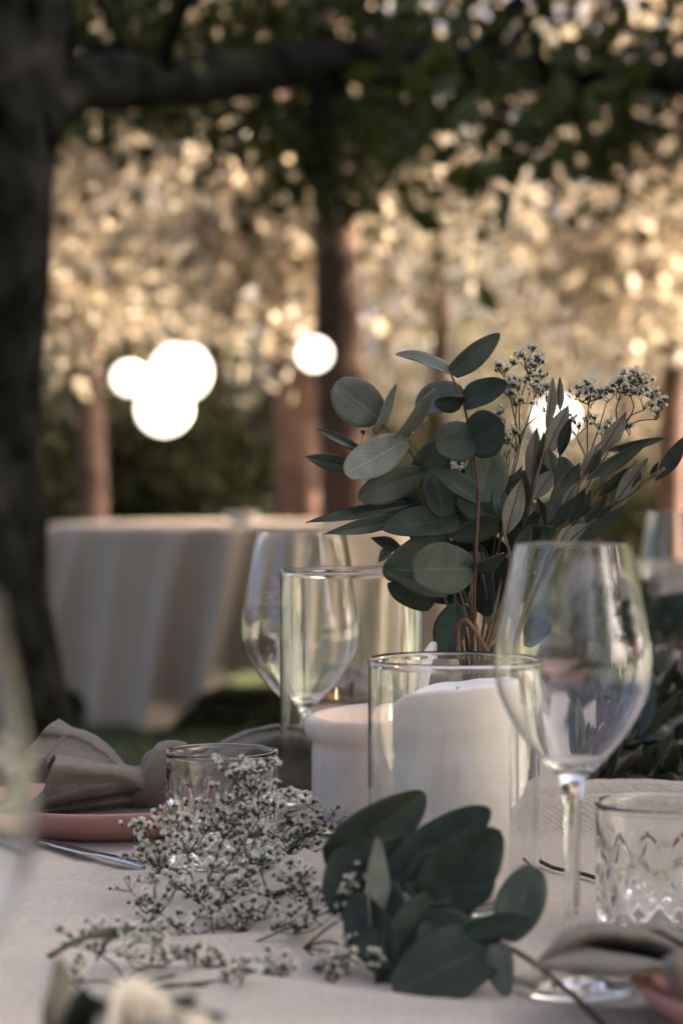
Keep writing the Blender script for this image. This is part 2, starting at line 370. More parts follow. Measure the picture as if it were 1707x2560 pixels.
for px, d, rx, h, n, lb in ((150, 16.5, .85, 1.95, 5200, 'dark shrub beside the slim pinkish trunk, nearest the left trunk'), (370, 16, 1.0, 1.9, 6400, 'dark shrub below the cluster of three white lanterns'),
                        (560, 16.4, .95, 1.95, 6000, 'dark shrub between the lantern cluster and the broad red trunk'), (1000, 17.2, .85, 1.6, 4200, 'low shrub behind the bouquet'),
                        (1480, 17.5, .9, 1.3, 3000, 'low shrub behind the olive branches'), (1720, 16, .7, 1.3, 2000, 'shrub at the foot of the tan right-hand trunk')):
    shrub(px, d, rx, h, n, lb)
# trees behind the photographer, seen only in the glass
for i, (x, y) in enumerate(((-5.5, -8), (1.5, -11), (7.5, -7), (-9, .5), (-2, -11))):
    tree('tree', 'leafy tree behind the photographer', (x, y, 0), .18, 3.6, (x, y, 3.5), (2.3, 2.0, 2.3), 60, 3500, .24, .5, 'bark_dark', 'leaf_canopy', group='trees behind the photographer')

# ------------------------------------------------------------------ tables and cloths
def cloth_table(nm, label_t, label_c, A, ux, lx, ly, top, hem, folds, seed, clothm='backcloth', tipdrop=.12, cat_group=None):
    """A = near corner of the top; ux along one side, uy the other; a cloth with hanging folds"""
    A = Vector(A); X = Vector(ux).normalized(); Y = Vector((-X.y, X.x, 0))
    t = thing('table', label_t, 'table', (A.x, A.y, 0), cat_group)
    mb = MB(); c = A + X * lx / 2 + Y * ly / 2; mb.box((c.x, c.y, top - .018), lx - .02, ly - .02, .03, (X, Y, Vector((0, 0, 1)))); mb.build('tabletop', 'wood', t, smooth=False)
    for i in (0.07, lx - .07):
        for j in (.07, ly - .07):
            q = A + X * i + Y * j; mb = MB(); mb.box((q.x, q.y, (top - .033) / 2 - .03), .05, .05, top - .033 + .05, (X, Y, Vector((0, 0, 1)))); mb.build('leg', 'wood', t, smooth=False)
    # cloth: top grid + skirt
    mb = MB(); V = []; Fc = []; n1 = 26
    for j in range(n1):
        for i in range(n1):
            q = A + X * lx * i / (n1 - 1) + Y * ly * j / (n1 - 1); V.append((q.x, q.y, top + .004 + .004 * noise.noise(Vector((q.x * 4, q.y * 4, seed)))))
    for j in range(n1 - 1):
        for i in range(n1 - 1): Fc.append([j * n1 + i, j * n1 + i + 1, (j + 1) * n1 + i + 1, (j + 1) * n1 + i])
    mb.add(V, Fc)
    per = []; m = 260; tot = 2 * (lx + ly)
    for k in range(m):
        s = tot * k / m
        if s < lx: q, o, e = A + X * s, -Y, min(s, lx - s)
        elif s < lx + ly: q, o, e = A + X * lx + Y * (s - lx), X, min(s - lx, lx + ly - s)
        elif s < 2 * lx + ly: q, o, e = A + X * (lx - (s - lx - ly)) + Y * ly, Y, min(s - lx - ly, 2 * lx + ly - s)
        else: q, o, e = A + Y * (ly - (s - 2 * lx - ly)), -X, min(s - 2 * lx - ly, tot - s)
        per.append((q, o, e, s))
    V = []; Fc = []; R = 16
    for r in range(R):
        f = r / (R - 1)
        for q, o, e, s in per:
            cornr = math.exp(-(e / .10) ** 2)
            wv = math.sin(s * folds * (1 + .25 * noise.noise(Vector((s * .5, seed, 9)))) + 3 * noise.noise(Vector((s * 1.1, seed, 0))) + f * 2.6) * .5 + .5
            outw = .006 + f ** .6 * (.13 * wv + .01 + .06 * cornr)
            z = top + .003 - f * (top - hem - .03 * noise.noise(Vector((s * 2, seed, 5))) + tipdrop * cornr)
            V.append((q.x + o.x * outw, q.y + o.y * outw, z))
    for r in range(R - 1):
        for k in range(m): k2 = (k + 1) % m; Fc.append([r * m + k, r * m + k2, (r + 1) * m + k2, (r + 1) * m + k])
    mb.add(V, Fc)
    o = mb.build('tablecloth', clothm); tag(o, label_c, 'tablecloth', None)
    return t
def round_table(c, R_, top, half, rot, seed):
    t = thing('table', 'round table under the long grey-beige cloth beside the dark left trunk', 'table', (c[0], c[1], 0)); c = Vector((c[0], c[1], 0))
    V, Fc = lathe([(.0001, top - .03), (R_ - .01, top - .03), (R_, top - .02), (R_, top - .004), (R_ - .006, top - .001), (.0001, top - .001)], c, 64); obj('tabletop', V, Fc, 'wood', t)
    for k in range(4):
        a = rot + .4 + k * math.pi / 2; q = c + Vector((math.cos(a), math.sin(a), 0)) * R_ * .72; mb = MB(); mb.tube([q + Vector((0, 0, -.04)), q + Vector((0, 0, top - .03))], .025, 10); mb.build('leg', 'wood', t)
    V = []; Fc = []; m = 360; rows = []
    for r in (0.0005, .3, .6, .85, .96): rows.append((r, None))
    RR = 22
    for k in range(m):
        pass
    for r, _ in rows:
        for k in range(m):
            a = 2 * math.pi * k / m; V.append(c + Vector((math.cos(a) * R_ * r, math.sin(a) * R_ * r, top + .003 + .003 * noise.noise(Vector((math.cos(a) * r * 4, math.sin(a) * r * 4, seed))))))
    for j in range(RR):
        f = j / (RR - 1)
        for k in range(m):
            a = 2 * math.pi * k / m; b = a - rot; hang = min(half / max(abs(math.cos(b)), 1e-3), half / max(abs(math.sin(b)), 1e-3)) - R_
            e = abs(((b / (math.pi / 2) + .5) % 1) - .5) * 2            # 1 at a side's middle .. 0 at a corner of the cloth
            e = abs(((b - math.pi / 4) / (math.pi / 2) + .5) % 1 - .5) * 2
            ph = a * 23 + 2.2 * noise.noise(Vector((math.cos(a) * 2.2, math.sin(a) * 2.2, seed))) + f * 2.4
            wv = .5 + .5 * math.sin(ph) ; wv = wv ** 1.8 * (.62 + .38 * math.sin(a * 5 + seed))
            rad = R_ + .008 + f ** .75 * (.32 * abs(wv) + .0 + .05 * math.exp(-(e / .2) ** 2))
            V.append(c + Vector((math.cos(a) * rad, math.sin(a) * rad, top + .003 - f * hang * (1 - .02 * wv) - (.006 if f > 0 else 0))))
    nr = len(rows) + RR
    for i in range(nr - 1):
        for k in range(m): k2 = (k + 1) % m; Fc.append([i * m + k, i * m + k2, (i + 1) * m + k2, (i + 1) * m + k])
    o = obj('tablecloth', V, Fc, 'backcloth'); tag(o, 'long grey-beige cloth hanging in soft folds over the round table behind', 'tablecloth')
TOP2 = CAMZ - (1320 - HOR) * 8.7 / F
tc2 = P(610, 1300, 9.6); round_table((tc2.x, tc2.y), .90, TOP2, 1.46, math.radians(196), 3.0)
a2 = P(1630, 1440, 6.4)
cloth_table('t', 'table under a grey cloth at the right edge of the lawn', 'grey tablecloth with a sunlit top at the right edge behind the wine glass', (a2.x, a2.y, 0), (1, .12, 0), 1.6, 1.0, .752, .2, 14.0, 9.0)

# the long dining table
NL, NR, U0, U1 = -.868, .09, .12, 4.3
def dining_table():
    t = thing('table', 'long wooden dining table under the white linen cloth', 'table', T(0, .3, -TZ))
    ax = (TN, TU, Vector((0, 0, 1)))
    mb = MB(); mb.box(T((NL + NR) / 2, (U0 + U1) / 2, -.022), NR - NL - .02, U1 - U0 - .02, .034, ax); mb.build('tabletop', 'wood', t, smooth=False)
    for n in (NL + .1, NR - .1):
        for u in (U0 + .1, (U0 + U1) / 2, U1 - .1):
            mb = MB(); mb.box(T(n, u, -TZ / 2 - .04), .06, .06, TZ - .02, ax); mb.build('leg', 'wood', t, smooth=False)
dining_table()
def ridge(x, y):
    """low creases of the cloth"""
    z = .0016 * noise.noise(Vector((x * 9, y * 9, 0))) + .0008 * noise.noise(Vector((x * 30, y * 22, 4)))
    for (x0, y0, ang, ln, wd, h) in ((.27, 1.60, -7, .17, .017, .034), (.29, 1.71, -5, .19, .019, .030), (-.20, 1.44, 5, .13, .012, .0075), (-.17, 1.36, 9, .16, .010, .004), (-.20, 1.30, 7, .16, .009, .0045), (-.16, 1.24, 12, .18, .010, .004), (-.02, 1.12, -20, .16, .014, .006), (.02, 1.05, 10, .2, .016, .006),
                                     (.30, 2.2, -30, .3, .02, .006), (.25, 1.36, 35, .12, .012, .003)):
        a = math.radians(ang); dx, dy = x - x0, y - y0; s = dx * math.cos(a) + dy * math.sin(a); q = -dx * math.sin(a) + dy * math.cos(a)
        q += .01 * math.sin(s * 18)
        if q < 0: q *= 1.9 if h > .02 else 1.0
        z += h * math.exp(-(s / ln) ** 4) * math.exp(-(q / wd) ** 2)
    return max(z, -.001)
def tablecloth():
    ns = np.linspace(NL, NR, 230); us = np.concatenate([np.linspace(U0, .8, 20), np.linspace(.81, 2.1, 330), np.linspace(2.14, U1, 60)])
    V = []; Fc = []; nn = len(ns); nu = len(us)
    for u in us:
        for n in ns:
            p = T(n, u); e = min(n - NL, NR - n, u - U0, U1 - u); V.append((p.x, p.y, p.z + ridge(p.x, p.y) * min(1, e / .04)))
    for j in range(nu - 1):
        for i in range(nn - 1): Fc.append([j * nn + i, j * nn + i + 1, (j + 1) * nn + i + 1, (j + 1) * nn + i])
    mb = MB(); mb.add(V, Fc)
    # hanging skirt round the four sides
    loop = [(n, U0, 0, -1) for n in np.linspace(NL, NR, 60)] + [(NR, u, 1, 0) for u in np.linspace(U0, U1, 200)][1:] + [(n, U1, 0, 1) for n in np.linspace(NR, NL, 60)][1:] + [(NL, u, -1, 0) for u in np.linspace(U1, U0, 200)][1:-1]
    m = len(loop); V = []; Fc = []
    for r in range(10):
        f = r / 9
        for k, (n, u, a, b) in enumerate(loop):
            s = n * 1.3 + u; wv = .5 + .5 * math.sin(s * 19 + 3 * noise.noise(Vector((s * 1.4, 2, 0))))
            o = f ** .7 * (.012 + .035 * wv); V.append(T(n + a * o, u + b * o, -f * (.28 + .01 * wv)))
    for r in range(9):
        for k in range(m): k2 = (k + 1) % m; Fc.append([r * m + k, r * m + k2, (r + 1) * m + k2, (r + 1) * m + k])
    mb.add(V, Fc)
    tag(mb.build('tablecloth', 'linen'), 'creased off-white linen cloth on the long dining table', 'tablecloth')
tablecloth()

# ------------------------------------------------------------------ glassware
def glassobj(name, label, cat, c, prof, matn='glass', seg=112, group=None, disp=None):
    V, Fc = lathe(prof, (c[0], c[1], TZ + .0012), seg, disp)
    o = obj(name, [v - Vector((c[0], c[1], TZ)) for v in V], Fc, matn); o.location = (c[0], c[1], TZ)
    return tag(o, label, cat, group)
def hurricane(c, r, h, label, wall=.0017, base=.006):
    ro = r; ri = r - wall; pr = [(0.0001, .0012), (ro - .006, 0), (ro - .002, .0008), (ro, .004), (ro, .0046), (ro, .006), (ro, h * .25), (ro, h * .5), (ro, h * .75), (ro, h - .008), (ro, h - .0056), (ro, h - .005), (ro + .0006, h - .003), (ro + .0004, h - .001), (ro - wall * .5, h),
                               (ri - .0004, h - .001), (ri - .0005, h - .003), (ri, h - .005), (ri, h - .0056), (ri, h - .008), (ri, h * .75), (ri, h * .5), (ri, h * .25), (ri, base + .009), (ri, base + .0066), (ri, base + .006), (ri - .002, base + .0015), (ri - .006, base), (0.0001, base - .0004)]
    return glassobj('hurricane_glass', label, 'candle glass', c, pr, seg=128, group='cylinder candle glasses')
TALL = (.0080, 1.66); FRONT = (.0722, 1.344)
hurricane(TALL, .0570, .2050, 'tall clear glass cylinder holding the lit, burnt-down candle')
hurricane(FRONT, .0552, .1605, 'shorter clear glass cylinder holding the taller candle, in front')
def wineglass(c, label, h, rrim, rmax, zmax, zbowl, rfoot, wall=.0011, belly=1.0):
    o = []
    foot = [(0.0001, .0012), (rfoot * .5, .0006), (rfoot - .001, 0), (rfoot, .0008), (rfoot - .0012, .0018), (rfoot * .6, .0034), (rfoot * .3, .0062), (.0075, .0105), (.0047, .018), (.0040, .03), (.0038, zbowl * .6), (.0042, zbowl - .012), (.0062, zbowl - .003)]
    # bowl: straight cone, soft corner, straight taper to the rim
    ctl = [Vector((.0068, zbowl, 0)), Vector((rmax * .21, zbowl + (zmax - zbowl) * .07, 0)), Vector((rmax * .58 * belly, zbowl + (zmax - zbowl) * .31, 0)), Vector((rmax * .85 * belly, zbowl + (zmax - zbowl) * .56, 0)), Vector((rmax * .985, zbowl + (zmax - zbowl) * .86, 0)), Vector((rmax * 1.015, zmax + (h - zmax) * .12, 0)), Vector((rmax + (rrim - rmax) * .42, zmax + (h - zmax) * .55, 0)), Vector((rrim, h - .0006, 0))]
    for _ in range(4):                          # corner cutting: straight sides, soft corner
        nx = [ctl[0]]
        for p, q in zip(ctl[:-1], ctl[1:]): nx += [p * .75 + q * .25, p * .25 + q * .75]
        ctl = nx + [ctl[-1]]
    out = [(p.x, p.y) for p in ctl[1:]]
    out[-1] = (rrim, h - .0006)
    inner = [(max(r - wall, .0002), z) for r, z in reversed(out)]; inner[0] = (rrim - wall, h - .0006)
    rim = [(rrim - wall * .25, h), (rrim - wall * .75, h)]
    zi = zbowl + .009
    inner = [(r, z) for r, z in inner if z > zi + .003 and r > .006] + [(.0045, zi + .002), (.0001, zi)]
    return glassobj('wine_glass', label, 'wine glass', c, foot + out + rim + inner, seg=120, group='stemmed wine glasses')
WF = (.1253, 1.13); WB = (-.0352, 1.80)
wineglass(WF, 'stemmed wine glass in front of the bouquet, beside the candle cylinder', .2405, .0318, .0424, .170, .1105, .036, belly=.93)
wb = wineglass(WB, 'stemmed wine glass with a printed oval mark, behind the tall candle cylinder', .2325, .0388, .0520, .139, .078, .040, belly=.90)
wineglass((.485, 3.03), 'blurred stemmed wine glass at the far right of the table', .2325, .0388, .0520, .139, .078, .040)
def glassprint():
    cu = bpy.data.curves.new('print_text', 'FONT'); cu.body = 'DENG'; cu.size = .0175; cu.align_x = 'CENTER'; cu.align_y = 'CENTER'; cu.offset = .0004
    to = bpy.data.objects.new('tmp', cu); COL.objects.link(to); bpy.context.view_layer.update()
    me = bpy.data.meshes.new_from_object(to.evaluated_get(bpy.context.evaluated_depsgraph_get())); bpy.data.objects.remove(to)
    V = [v.co.copy() for v in me.vertices]; Fc = [list(p.vertices) for p in me.polygons]; bpy.data.meshes.remove(me)
    # oval rings and two crossed strokes
    def strip(pts, wd):
        k = len(V)
        for i, (x, y) in enumerate(pts):
            a = pts[max(i - 1, 0)]; b = pts[min(i + 1, len(pts) - 1)]; tx, ty = b[0] - a[0], b[1] - a[1]; l = math.hypot(tx, ty) or 1
            V.append(Vector((x - ty / l * wd, y + tx / l * wd, 0))); V.append(Vector((x + ty / l * wd, y - tx / l * wd, 0)))
        for i in range(len(pts) - 1): Fc.append([k + 2 * i, k + 2 * i + 1, k + 2 * i + 3, k + 2 * i + 2])
    for rx, ry, wd in ((.021, .023, .00045), (.0185, .0205, .0003)):
        for a0, a1_ in ((28, 152), (208, 332)): strip([(rx * math.cos(math.radians(a0 + (a1_ - a0) * i / 24)), ry * math.sin(math.radians(a0 + (a1_ - a0) * i / 24))) for i in range(25)], wd)
    strip([(-.008, -.010), (.004, -.019)], .0004); strip([(.008, -.010), (-.004, -.019)], .0004)
    strip([(-.008, .010), (.004, .019)], .0004); strip([(.008, .010), (-.004, .019)], .0004)
    zc = .1725; th0 = math.radians(138); W = []
    for v in V:
        z = zc + v.y; s = (z - .139) / (.2325 - .139); r = .0520 + (.0388 - .0520) * max(s, 0) ** 1.25 + .0003; th = th0 + v.x / r
        W.append(Vector((WB[0] + r * math.cos(th), WB[1] + r * math.sin(th), TZ + z)))
    o = obj('printed_mark', W, Fc, 'print', wb, smooth=False); o['label'] = 'pale oval mark with lettering printed on the bowl'
glassprint()
def tumbler(c, label, rot=0.0, r=.0400, h=.0825):
    def cut(th, rr, z):
        if rr < r * .93 or z > .056 or z < .005: return 0.0
        N = 10; u = (th + rot) * N / (2 * math.pi); k = (z - .005) / .0240
        def groove(x): q = abs(x - round(x)); return max(0.0, 1 - q / .24)
        g = max(groove(u + k * .5), groove(u - k * .5), .8 * groove(u * 1.0 + .5) * (1 if z > .034 else 0)); fine = max(groove(u * 2 + k), groove(u * 2 - k)) * .45 if z < .030 else 0
        star = max(0, 1 - abs((u % 1) - .5) * 7) * (.7 if .020 < z < .030 else 0)
        lim = .052 + .004 * math.cos(2 * math.pi * u)
        return -.0031 * max(g, fine, star) * (1 if z < lim - .006 else max(0, (lim - z) / .006))
    outer = [(r, z) for z in np.linspace(.004, .058, 70)] + [(r, .066), (r, h - .007), (r, h - .0046), (r, h - .004), (r + .0008, h - .0022), (r + .0006, h - .0006), (r - .0012, h)]
    prof = [(.0001, .0016), (r - .007, .001), (r - .003, 0), (r - .0008, .0014)] + outer + [(r - .0027, h - .001), (r - .0032, h - .004), (r - .0032, h - .0046), (r - .0032, h - .007), (r - .0034, .066), (r - .0048, .058), (r - .0054, .05), (r - .0056, .035), (r - .0062, .017), (r - .0085, .0125), (r - .014, .0110), (.0001, .0098)]
    return glassobj('tumbler', label, 'tumbler', c, prof, 'cut_glass', 224, 'cut-glass tumblers', cut)
tumbler((-.0858, 1.490), 'cut-glass tumbler behind the baby\'s breath, beside the pink plate with a knotted napkin')
tumbler((.1925, 1.248), 'cut-glass tumbler cut off by the right edge, beside the wine glass stem', rot=.2)

# ------------------------------------------------------------------ candles
def candle(c, r, h, rim, label, name_flame=None, shoulder=None, melt=0.0, rot=0.0, well=None):
    t = thing('candle', label, 'candle', (c[0], c[1], TZ + .0075), 'white pillar candles')
    seg = 96; V = []; Fc = []; rows = []
    def top(th): return h + rim(th)
    for k in range(12): rows.append(('s', k / 11))
    prof = []
    for kind, s in rows: prof.append((r * (1 + .004 * math.sin(s * 7)), s, 0))
    ringsr = [(1.0, 0)] ; V = []
    nlev = 26
    def ring(rf, zf): 
        for k in range(seg):
            th = 2 * math.pi * k / seg; rr, z = rf(th), zf(th); V.append(Vector((c[0] + rr * math.cos(th), c[1] + rr * math.sin(th), TZ + .0075 + z)))
    nr = 0
    ring(lambda th: r - .002, lambda th: 0); ring(lambda th: r, lambda th: .002); nr = 2
    for s in (.2, .4, .55, .68):
        ring(lambda th, s=s: r * (1 + .014 * noise.noise(Vector((math.cos(th) * 1.6, math.sin(th) * 1.6, s * 4)))), lambda th, s=s: top(th) * s); nr += 1
    # collar of softened wax and the rounded lip
    for s, bulge in ((.74, .0), (.78, .25), (.82, .75), (.86, 1.0), (.91, 1.05), (.95, .9), (.98, .6), (.995, .25), (1.0, -.05)):
        ring(lambda th, b=bulge: r * (1 + melt * b * (.75 + .35 * math.sin(th * 2 + 1) + .3 * noise.noise(Vector((math.cos(th), math.sin(th), 3)))) - (.0 if b > 0 else .03)), lambda th, s=s: top(th) * s); nr += 1
    wd = well if well else (.80, .004)
    for rf, dz in ((.90, .0006), (wd[0], wd[1] * .5), (wd[0] * .9, wd[1]), (wd[0] * .5, wd[1] * 1.05), (.12, wd[1]), (.002, wd[1])):
        ring(lambda th, rf=rf: r * rf, lambda th, rf=rf, dz=dz: (top(th) * rf + (h * .995) * (1 - rf)) - dz); nr += 1
    for i in range(nr - 1):
        for k in range(seg): k2 = (k + 1) % seg; Fc.append([i * seg + k, i * seg + k2, (i + 1) * seg + k2, (i + 1) * seg + k])
    Fc.append([k for k in range(seg)][::-1]); Fc.append([(nr - 1) * seg + k for k in range(seg)])
    obj('body', V, Fc, 'wax', t)
    return t
cl = candle((.0160, 1.655), .0395, .0862, lambda th: .0035 * math.cos(th - .4) + .003 * math.exp(-((math.atan2(math.sin(th - .25), math.cos(th - .25))) / .35) ** 2) * 2.2 - .004 * math.exp(-((math.atan2(math.sin(th - 4.9), math.cos(th - 4.9))) / .9) ** 2),
            'short lit pillar candle with a melted bulging rim in the tall glass cylinder', melt=.14, well=(.84, .012))
fp = P(944, 1797, 1.645)
mb = MB(); mb.tube([fp + Vector((0, 0, -.012)), fp + Vector((.0003, 0, -.004)), fp + Vector((0, 0, .003))], [.0008, .0007, .0006], 8); mb.build('wick', 'wick', cl)
V, Fc = lathe([(.0001, 0), (.0011, .0007), (.0017, .0024), (.0016, .0044), (.0011, .0072), (.0005, .0096), (.0001, .0115)], fp + Vector((0, 0, -.0005)), 20); fo = obj('flame', V, Fc, 'flame', cl)
V, Fc = lathe([(.0001, .0014), (.0007, .002), (.0011, .0037), (.0010, .0057), (.0005, .0077), (.0001, .0090)], fp + Vector((0, -.0013, 0)), 16); obj('flame_core', V, Fc, 'flame_core', fo)
cf = candle((FRONT[0] - .001, FRONT[1] + .001), .0374, .1365, lambda th: .0042 * math.cos(th + .3) - .011 * max(0, -math.cos(th + .25)) ** 5 + .0012 * noise.noise(Vector((math.cos(th) * 2, math.sin(th) * 2, 8))), 'taller unlit white pillar candle in the shorter front cylinder', melt=.012, well=(.86, .004))
mb = MB(); mb.tube([Vector((FRONT[0], FRONT[1], TZ + .135)), Vector((FRONT[0] + .001, FRONT[1], TZ + .1405)), Vector((FRONT[0] + .003, FRONT[1] - .001, TZ + .1425))], .0009, 8); mb.build('wick', 'wick', cf)

# ------------------------------------------------------------------ plates, napkins, cutlery
def plate(c, label):
    r = .105; pr = [(.0001, .0035), (.068, .003), (.070, .0005), (.074, .0005), (.080, .004), (.0965, .0135), (.1035, .0215), (.105, .0245), (.1042, .0258), (.1025, .0252), (.100, .0215), (.092, .0140), (.076, .0078), (.060, .0068), (.0001, .0066)]
    V, Fc = lathe(pr, (0, 0, .001), 96); o = obj('plate', V, Fc, 'pink_clay'); o.location = (c[0], c[1], TZ); return tag(o, label, 'plate', 'pink plates')
PL = (-.185, 1.66)
plate(PL, 'pink plate beside the cut-glass tumbler, under the largest knotted napkin'); plate((.250, 1.045), 'pink plate in the lower right corner')
plate((.045, 2.25), 'pink plate behind the tall candle cylinder'); plate((.310, 2.86), 'pink plate seen through the front wine glass'); plate((.53, 3.46), 'far pink plate near the table end')
def loft(curves, nu=34, nv=26, wrinkle=.0022, seed=0.0, pleat=0.0, pk=3.0):
    rows = [crom(c, nu) for c in curves]; cols = [crom([r[i] for r in rows], nv) for i in range(nu)]
    V = [cols[i][j] + Vector((0, 1, .5)) * wrinkle * (noise.noise(cols[i][j] * 55 + Vector((seed, 0, 0))) + .5 * noise.noise(cols[i][j] * 130)) for i in range(nu) for j in range(nv)]
    if pleat:
        for i in range(nu):
            for j in range(nv):
                v = j / (nv - 1); u = i / (nu - 1); w_ = math.sin(2 * math.pi * (pk * v + .18 * math.sin(u * 3 + seed)))
                V[i * nv + j] = V[i * nv + j] + Vector((0, -1, .35)) * pleat * (abs(w_) ** .6 * (1 if w_ > 0 else -1)) * (.35 + .65 * u) * min(1, 6 * v * (1 - v) + .15)
    Fc = [[i * nv + j, i * nv + j + 1, (i + 1) * nv + j + 1, (i + 1) * nv + j] for i in range(nu - 1) for j in range(nv - 1)]
    return V, Fc
def clothpart(name, parent, curves, m='napkin', th=.0016, **k):
    V, Fc = loft([[P(*q) for q in c] for c in curves], **k); o = obj(name, V, Fc, m, parent)
    s = o.modifiers.new('thickness', 'SOLIDIFY'); s.thickness = th; s.offset = 0
    return o
def knot(parent, c, rx, ry, rz, m='napkin', seed=0):
    V = []; Fc = []; A, B = 40, 26
    for i in range(B):
        ph = math.pi * (i + .5) / B
        for k in range(A):
            th = 2 * math.pi * k / A; d = Vector((math.sin(ph) * math.cos(th), math.sin(ph) * math.sin(th), math.cos(ph)))
            f = 1 + .05 * math.sin(ph * 5 + th * 1.5 + seed) + .06 * noise.noise(d * 2.2 + Vector((seed, 0, 0))); V.append(Vector(c) + Vector((d.x * rx, d.y * ry, d.z * rz)) * f)
    for i in range(B - 1):
        for k in range(A): k2 = (k + 1) % A; Fc.append([i * A + k, (i + 1) * A + k, (i + 1) * A + k2, i * A + k2])
    Fc.append(list(range(A))); Fc.append([(B - 1) * A + k for k in range(A)][::-1])
    return obj('knot', V, Fc, m, parent)
def napkin_left():
    t = thing('napkin', 'taupe napkin tied in a knot on the pink plate beside the cut-glass tumbler', 'napkin', (PL[0], PL[1], TZ + .012), 'knotted taupe napkins')
    knot(t, P(404, 1936, 1.615), .0185, .021, .0205)
    # band of cloth wrapped over the knot
    mb = MB(); c = P(404, 1936, 1.615); V = []; Fc = []
    for i in range(30):
        th = 2 * math.pi * i / 30
        for j in range(9):
            s = (j - 4) / 4; rr = .0200 + .0050 * (1 - s * s) ** .5; V.append(c + Vector((-.001 + s * .013 + .009 * math.cos(th), rr * math.sin(th) * 1.05, rr * math.cos(th))))
    for i in range(30):
        for j in range(8): i2 = (i + 1) % 30; Fc.append([i * 9 + j, i2 * 9 + j, i2 * 9 + j + 1, i * 9 + j + 1])
    o = obj('knot_band', V, Fc, 'napkin', t); s = o.modifiers.new('thickness', 'SOLIDIFY'); s.thickness = .0016
    f1 = clothpart('upper_flap', t, [[(360, 1918, 1.635), (318, 1914, 1.65), (275, 1868, 1.675), (232, 1838, 1.69), (185, 1818, 1.70), (146, 1800, 1.70)],
                                [(360, 1922, 1.62), (310, 1926, 1.63), (260, 1898, 1.65), (210, 1870, 1.665), (150, 1850, 1.672), (100, 1838, 1.672)],
                                [(362, 1940, 1.62), (305, 1945, 1.625), (250, 1930, 1.635), (190, 1918, 1.645), (120, 1905, 1.65), (50, 1890, 1.65)],
                                [(362, 1960, 1.63), (305, 1968, 1.64), (250, 1965, 1.655), (190, 1960, 1.66), (120, 1955, 1.665), (40, 1950, 1.665)]], nu=44, nv=48, pleat=.005, pk=1.5)
    # stitched hem line on the flap
    hem = crom([P(176, 1828, 1.6925), P(152, 1850, 1.668), P(128, 1880, 1.652), P(108, 1902, 1.645)], 14)
    mb = MB(); mb.tube([q + Vector((0, -.0012, 0)) for q in hem], .0007, 5); mb.build('hem', 'napkin', f1)
    clothpart('front_flap', t, [[(365, 1935, 1.63), (265, 1938, 1.62), (195, 1932, 1.605), (113, 1925, 1.60)],
                                [(358, 1914, 1.615), (265, 1912, 1.60), (200, 1899, 1.59), (137, 1887, 1.58)],
                                [(372, 1932, 1.60), (270, 1925, 1.58), (195, 1918, 1.568), (134, 1912, 1.560)],
                                [(388, 1965, 1.595), (280, 1948, 1.575), (185, 1950, 1.562), (112, 1968, 1.556)],
                                [(398, 1990, 1.60), (330, 1966, 1.59), (190, 1985, 1.57), (62, 2014, 1.566)],
                                [(400, 1998, 1.615), (320, 1985, 1.61), (190, 2002, 1.60), (52, 2026, 1.585)]], nu=40, nv=64, pleat=.0035, pk=2.5)
    clothpart('under_fold', t, [[(402, 1985, 1.61), (320, 1975, 1.615), (200, 1992, 1.61), (60, 2020, 1.595)], [(405, 2000, 1.598), (320, 1995, 1.595), (210, 2012, 1.588), (60, 2032, 1.575)],
                                [(405, 2012, 1.61), (310, 2012, 1.61), (210, 2024, 1.60), (60, 2040, 1.59)], [(405, 2030, 1.592), (320, 2035, 1.590), (230, 2040, 1.585), (60, 2046, 1.58)]], nv=50, pleat=.006, pk=2.0)
    clothpart('back_tail', t, [[(430, 1916, 1.62), (500, 1890, 1.65), (590, 1838, 1.70), (705, 1813, 1.72), (790, 1830, 1.74), (850, 1900, 1.75)], [(430, 1935, 1.60), (510, 1915, 1.62), (600, 1858, 1.675), (705, 1832, 1.70), (790, 1850, 1.72), (845, 1915, 1.73)],
                               [(435, 1965, 1.60), (520, 1950, 1.61), (610, 1900, 1.66), (705, 1868, 1.69), (785, 1885, 1.70), (835, 1940, 1.71)], [(435, 2000, 1.60), (530, 2010, 1.605), (620, 1985, 1.63), (705, 1970, 1.66), (770, 1975, 1.68), (820, 1990, 1.69)]], nu=40, nv=50, pleat=.006, pk=2.0)
    return t
nl = napkin_left()
def dup(root, loc, label, rz=0):
    r = root.copy(); COL.objects.link(r); r.location = loc; r.rotation_euler = (0, 0, rz); r['label'] = label
    for ch in root.children:
        c = ch.copy(); COL.objects.link(c); c.parent = r
        for g in ch.children: d = g.copy(); COL.objects.link(d); d.parent = c
    return r
dup(nl, (.045, 2.25, TZ + .012), 'knotted taupe napkin behind the tall candle cylinder')
dup(nl, (.310, 2.86, TZ + .012), 'knotted taupe napkin seen through the front wine glass', .5)
dup(nl, (.53, 3.46, TZ + .012), 'far knotted taupe napkin near the table end', .3)
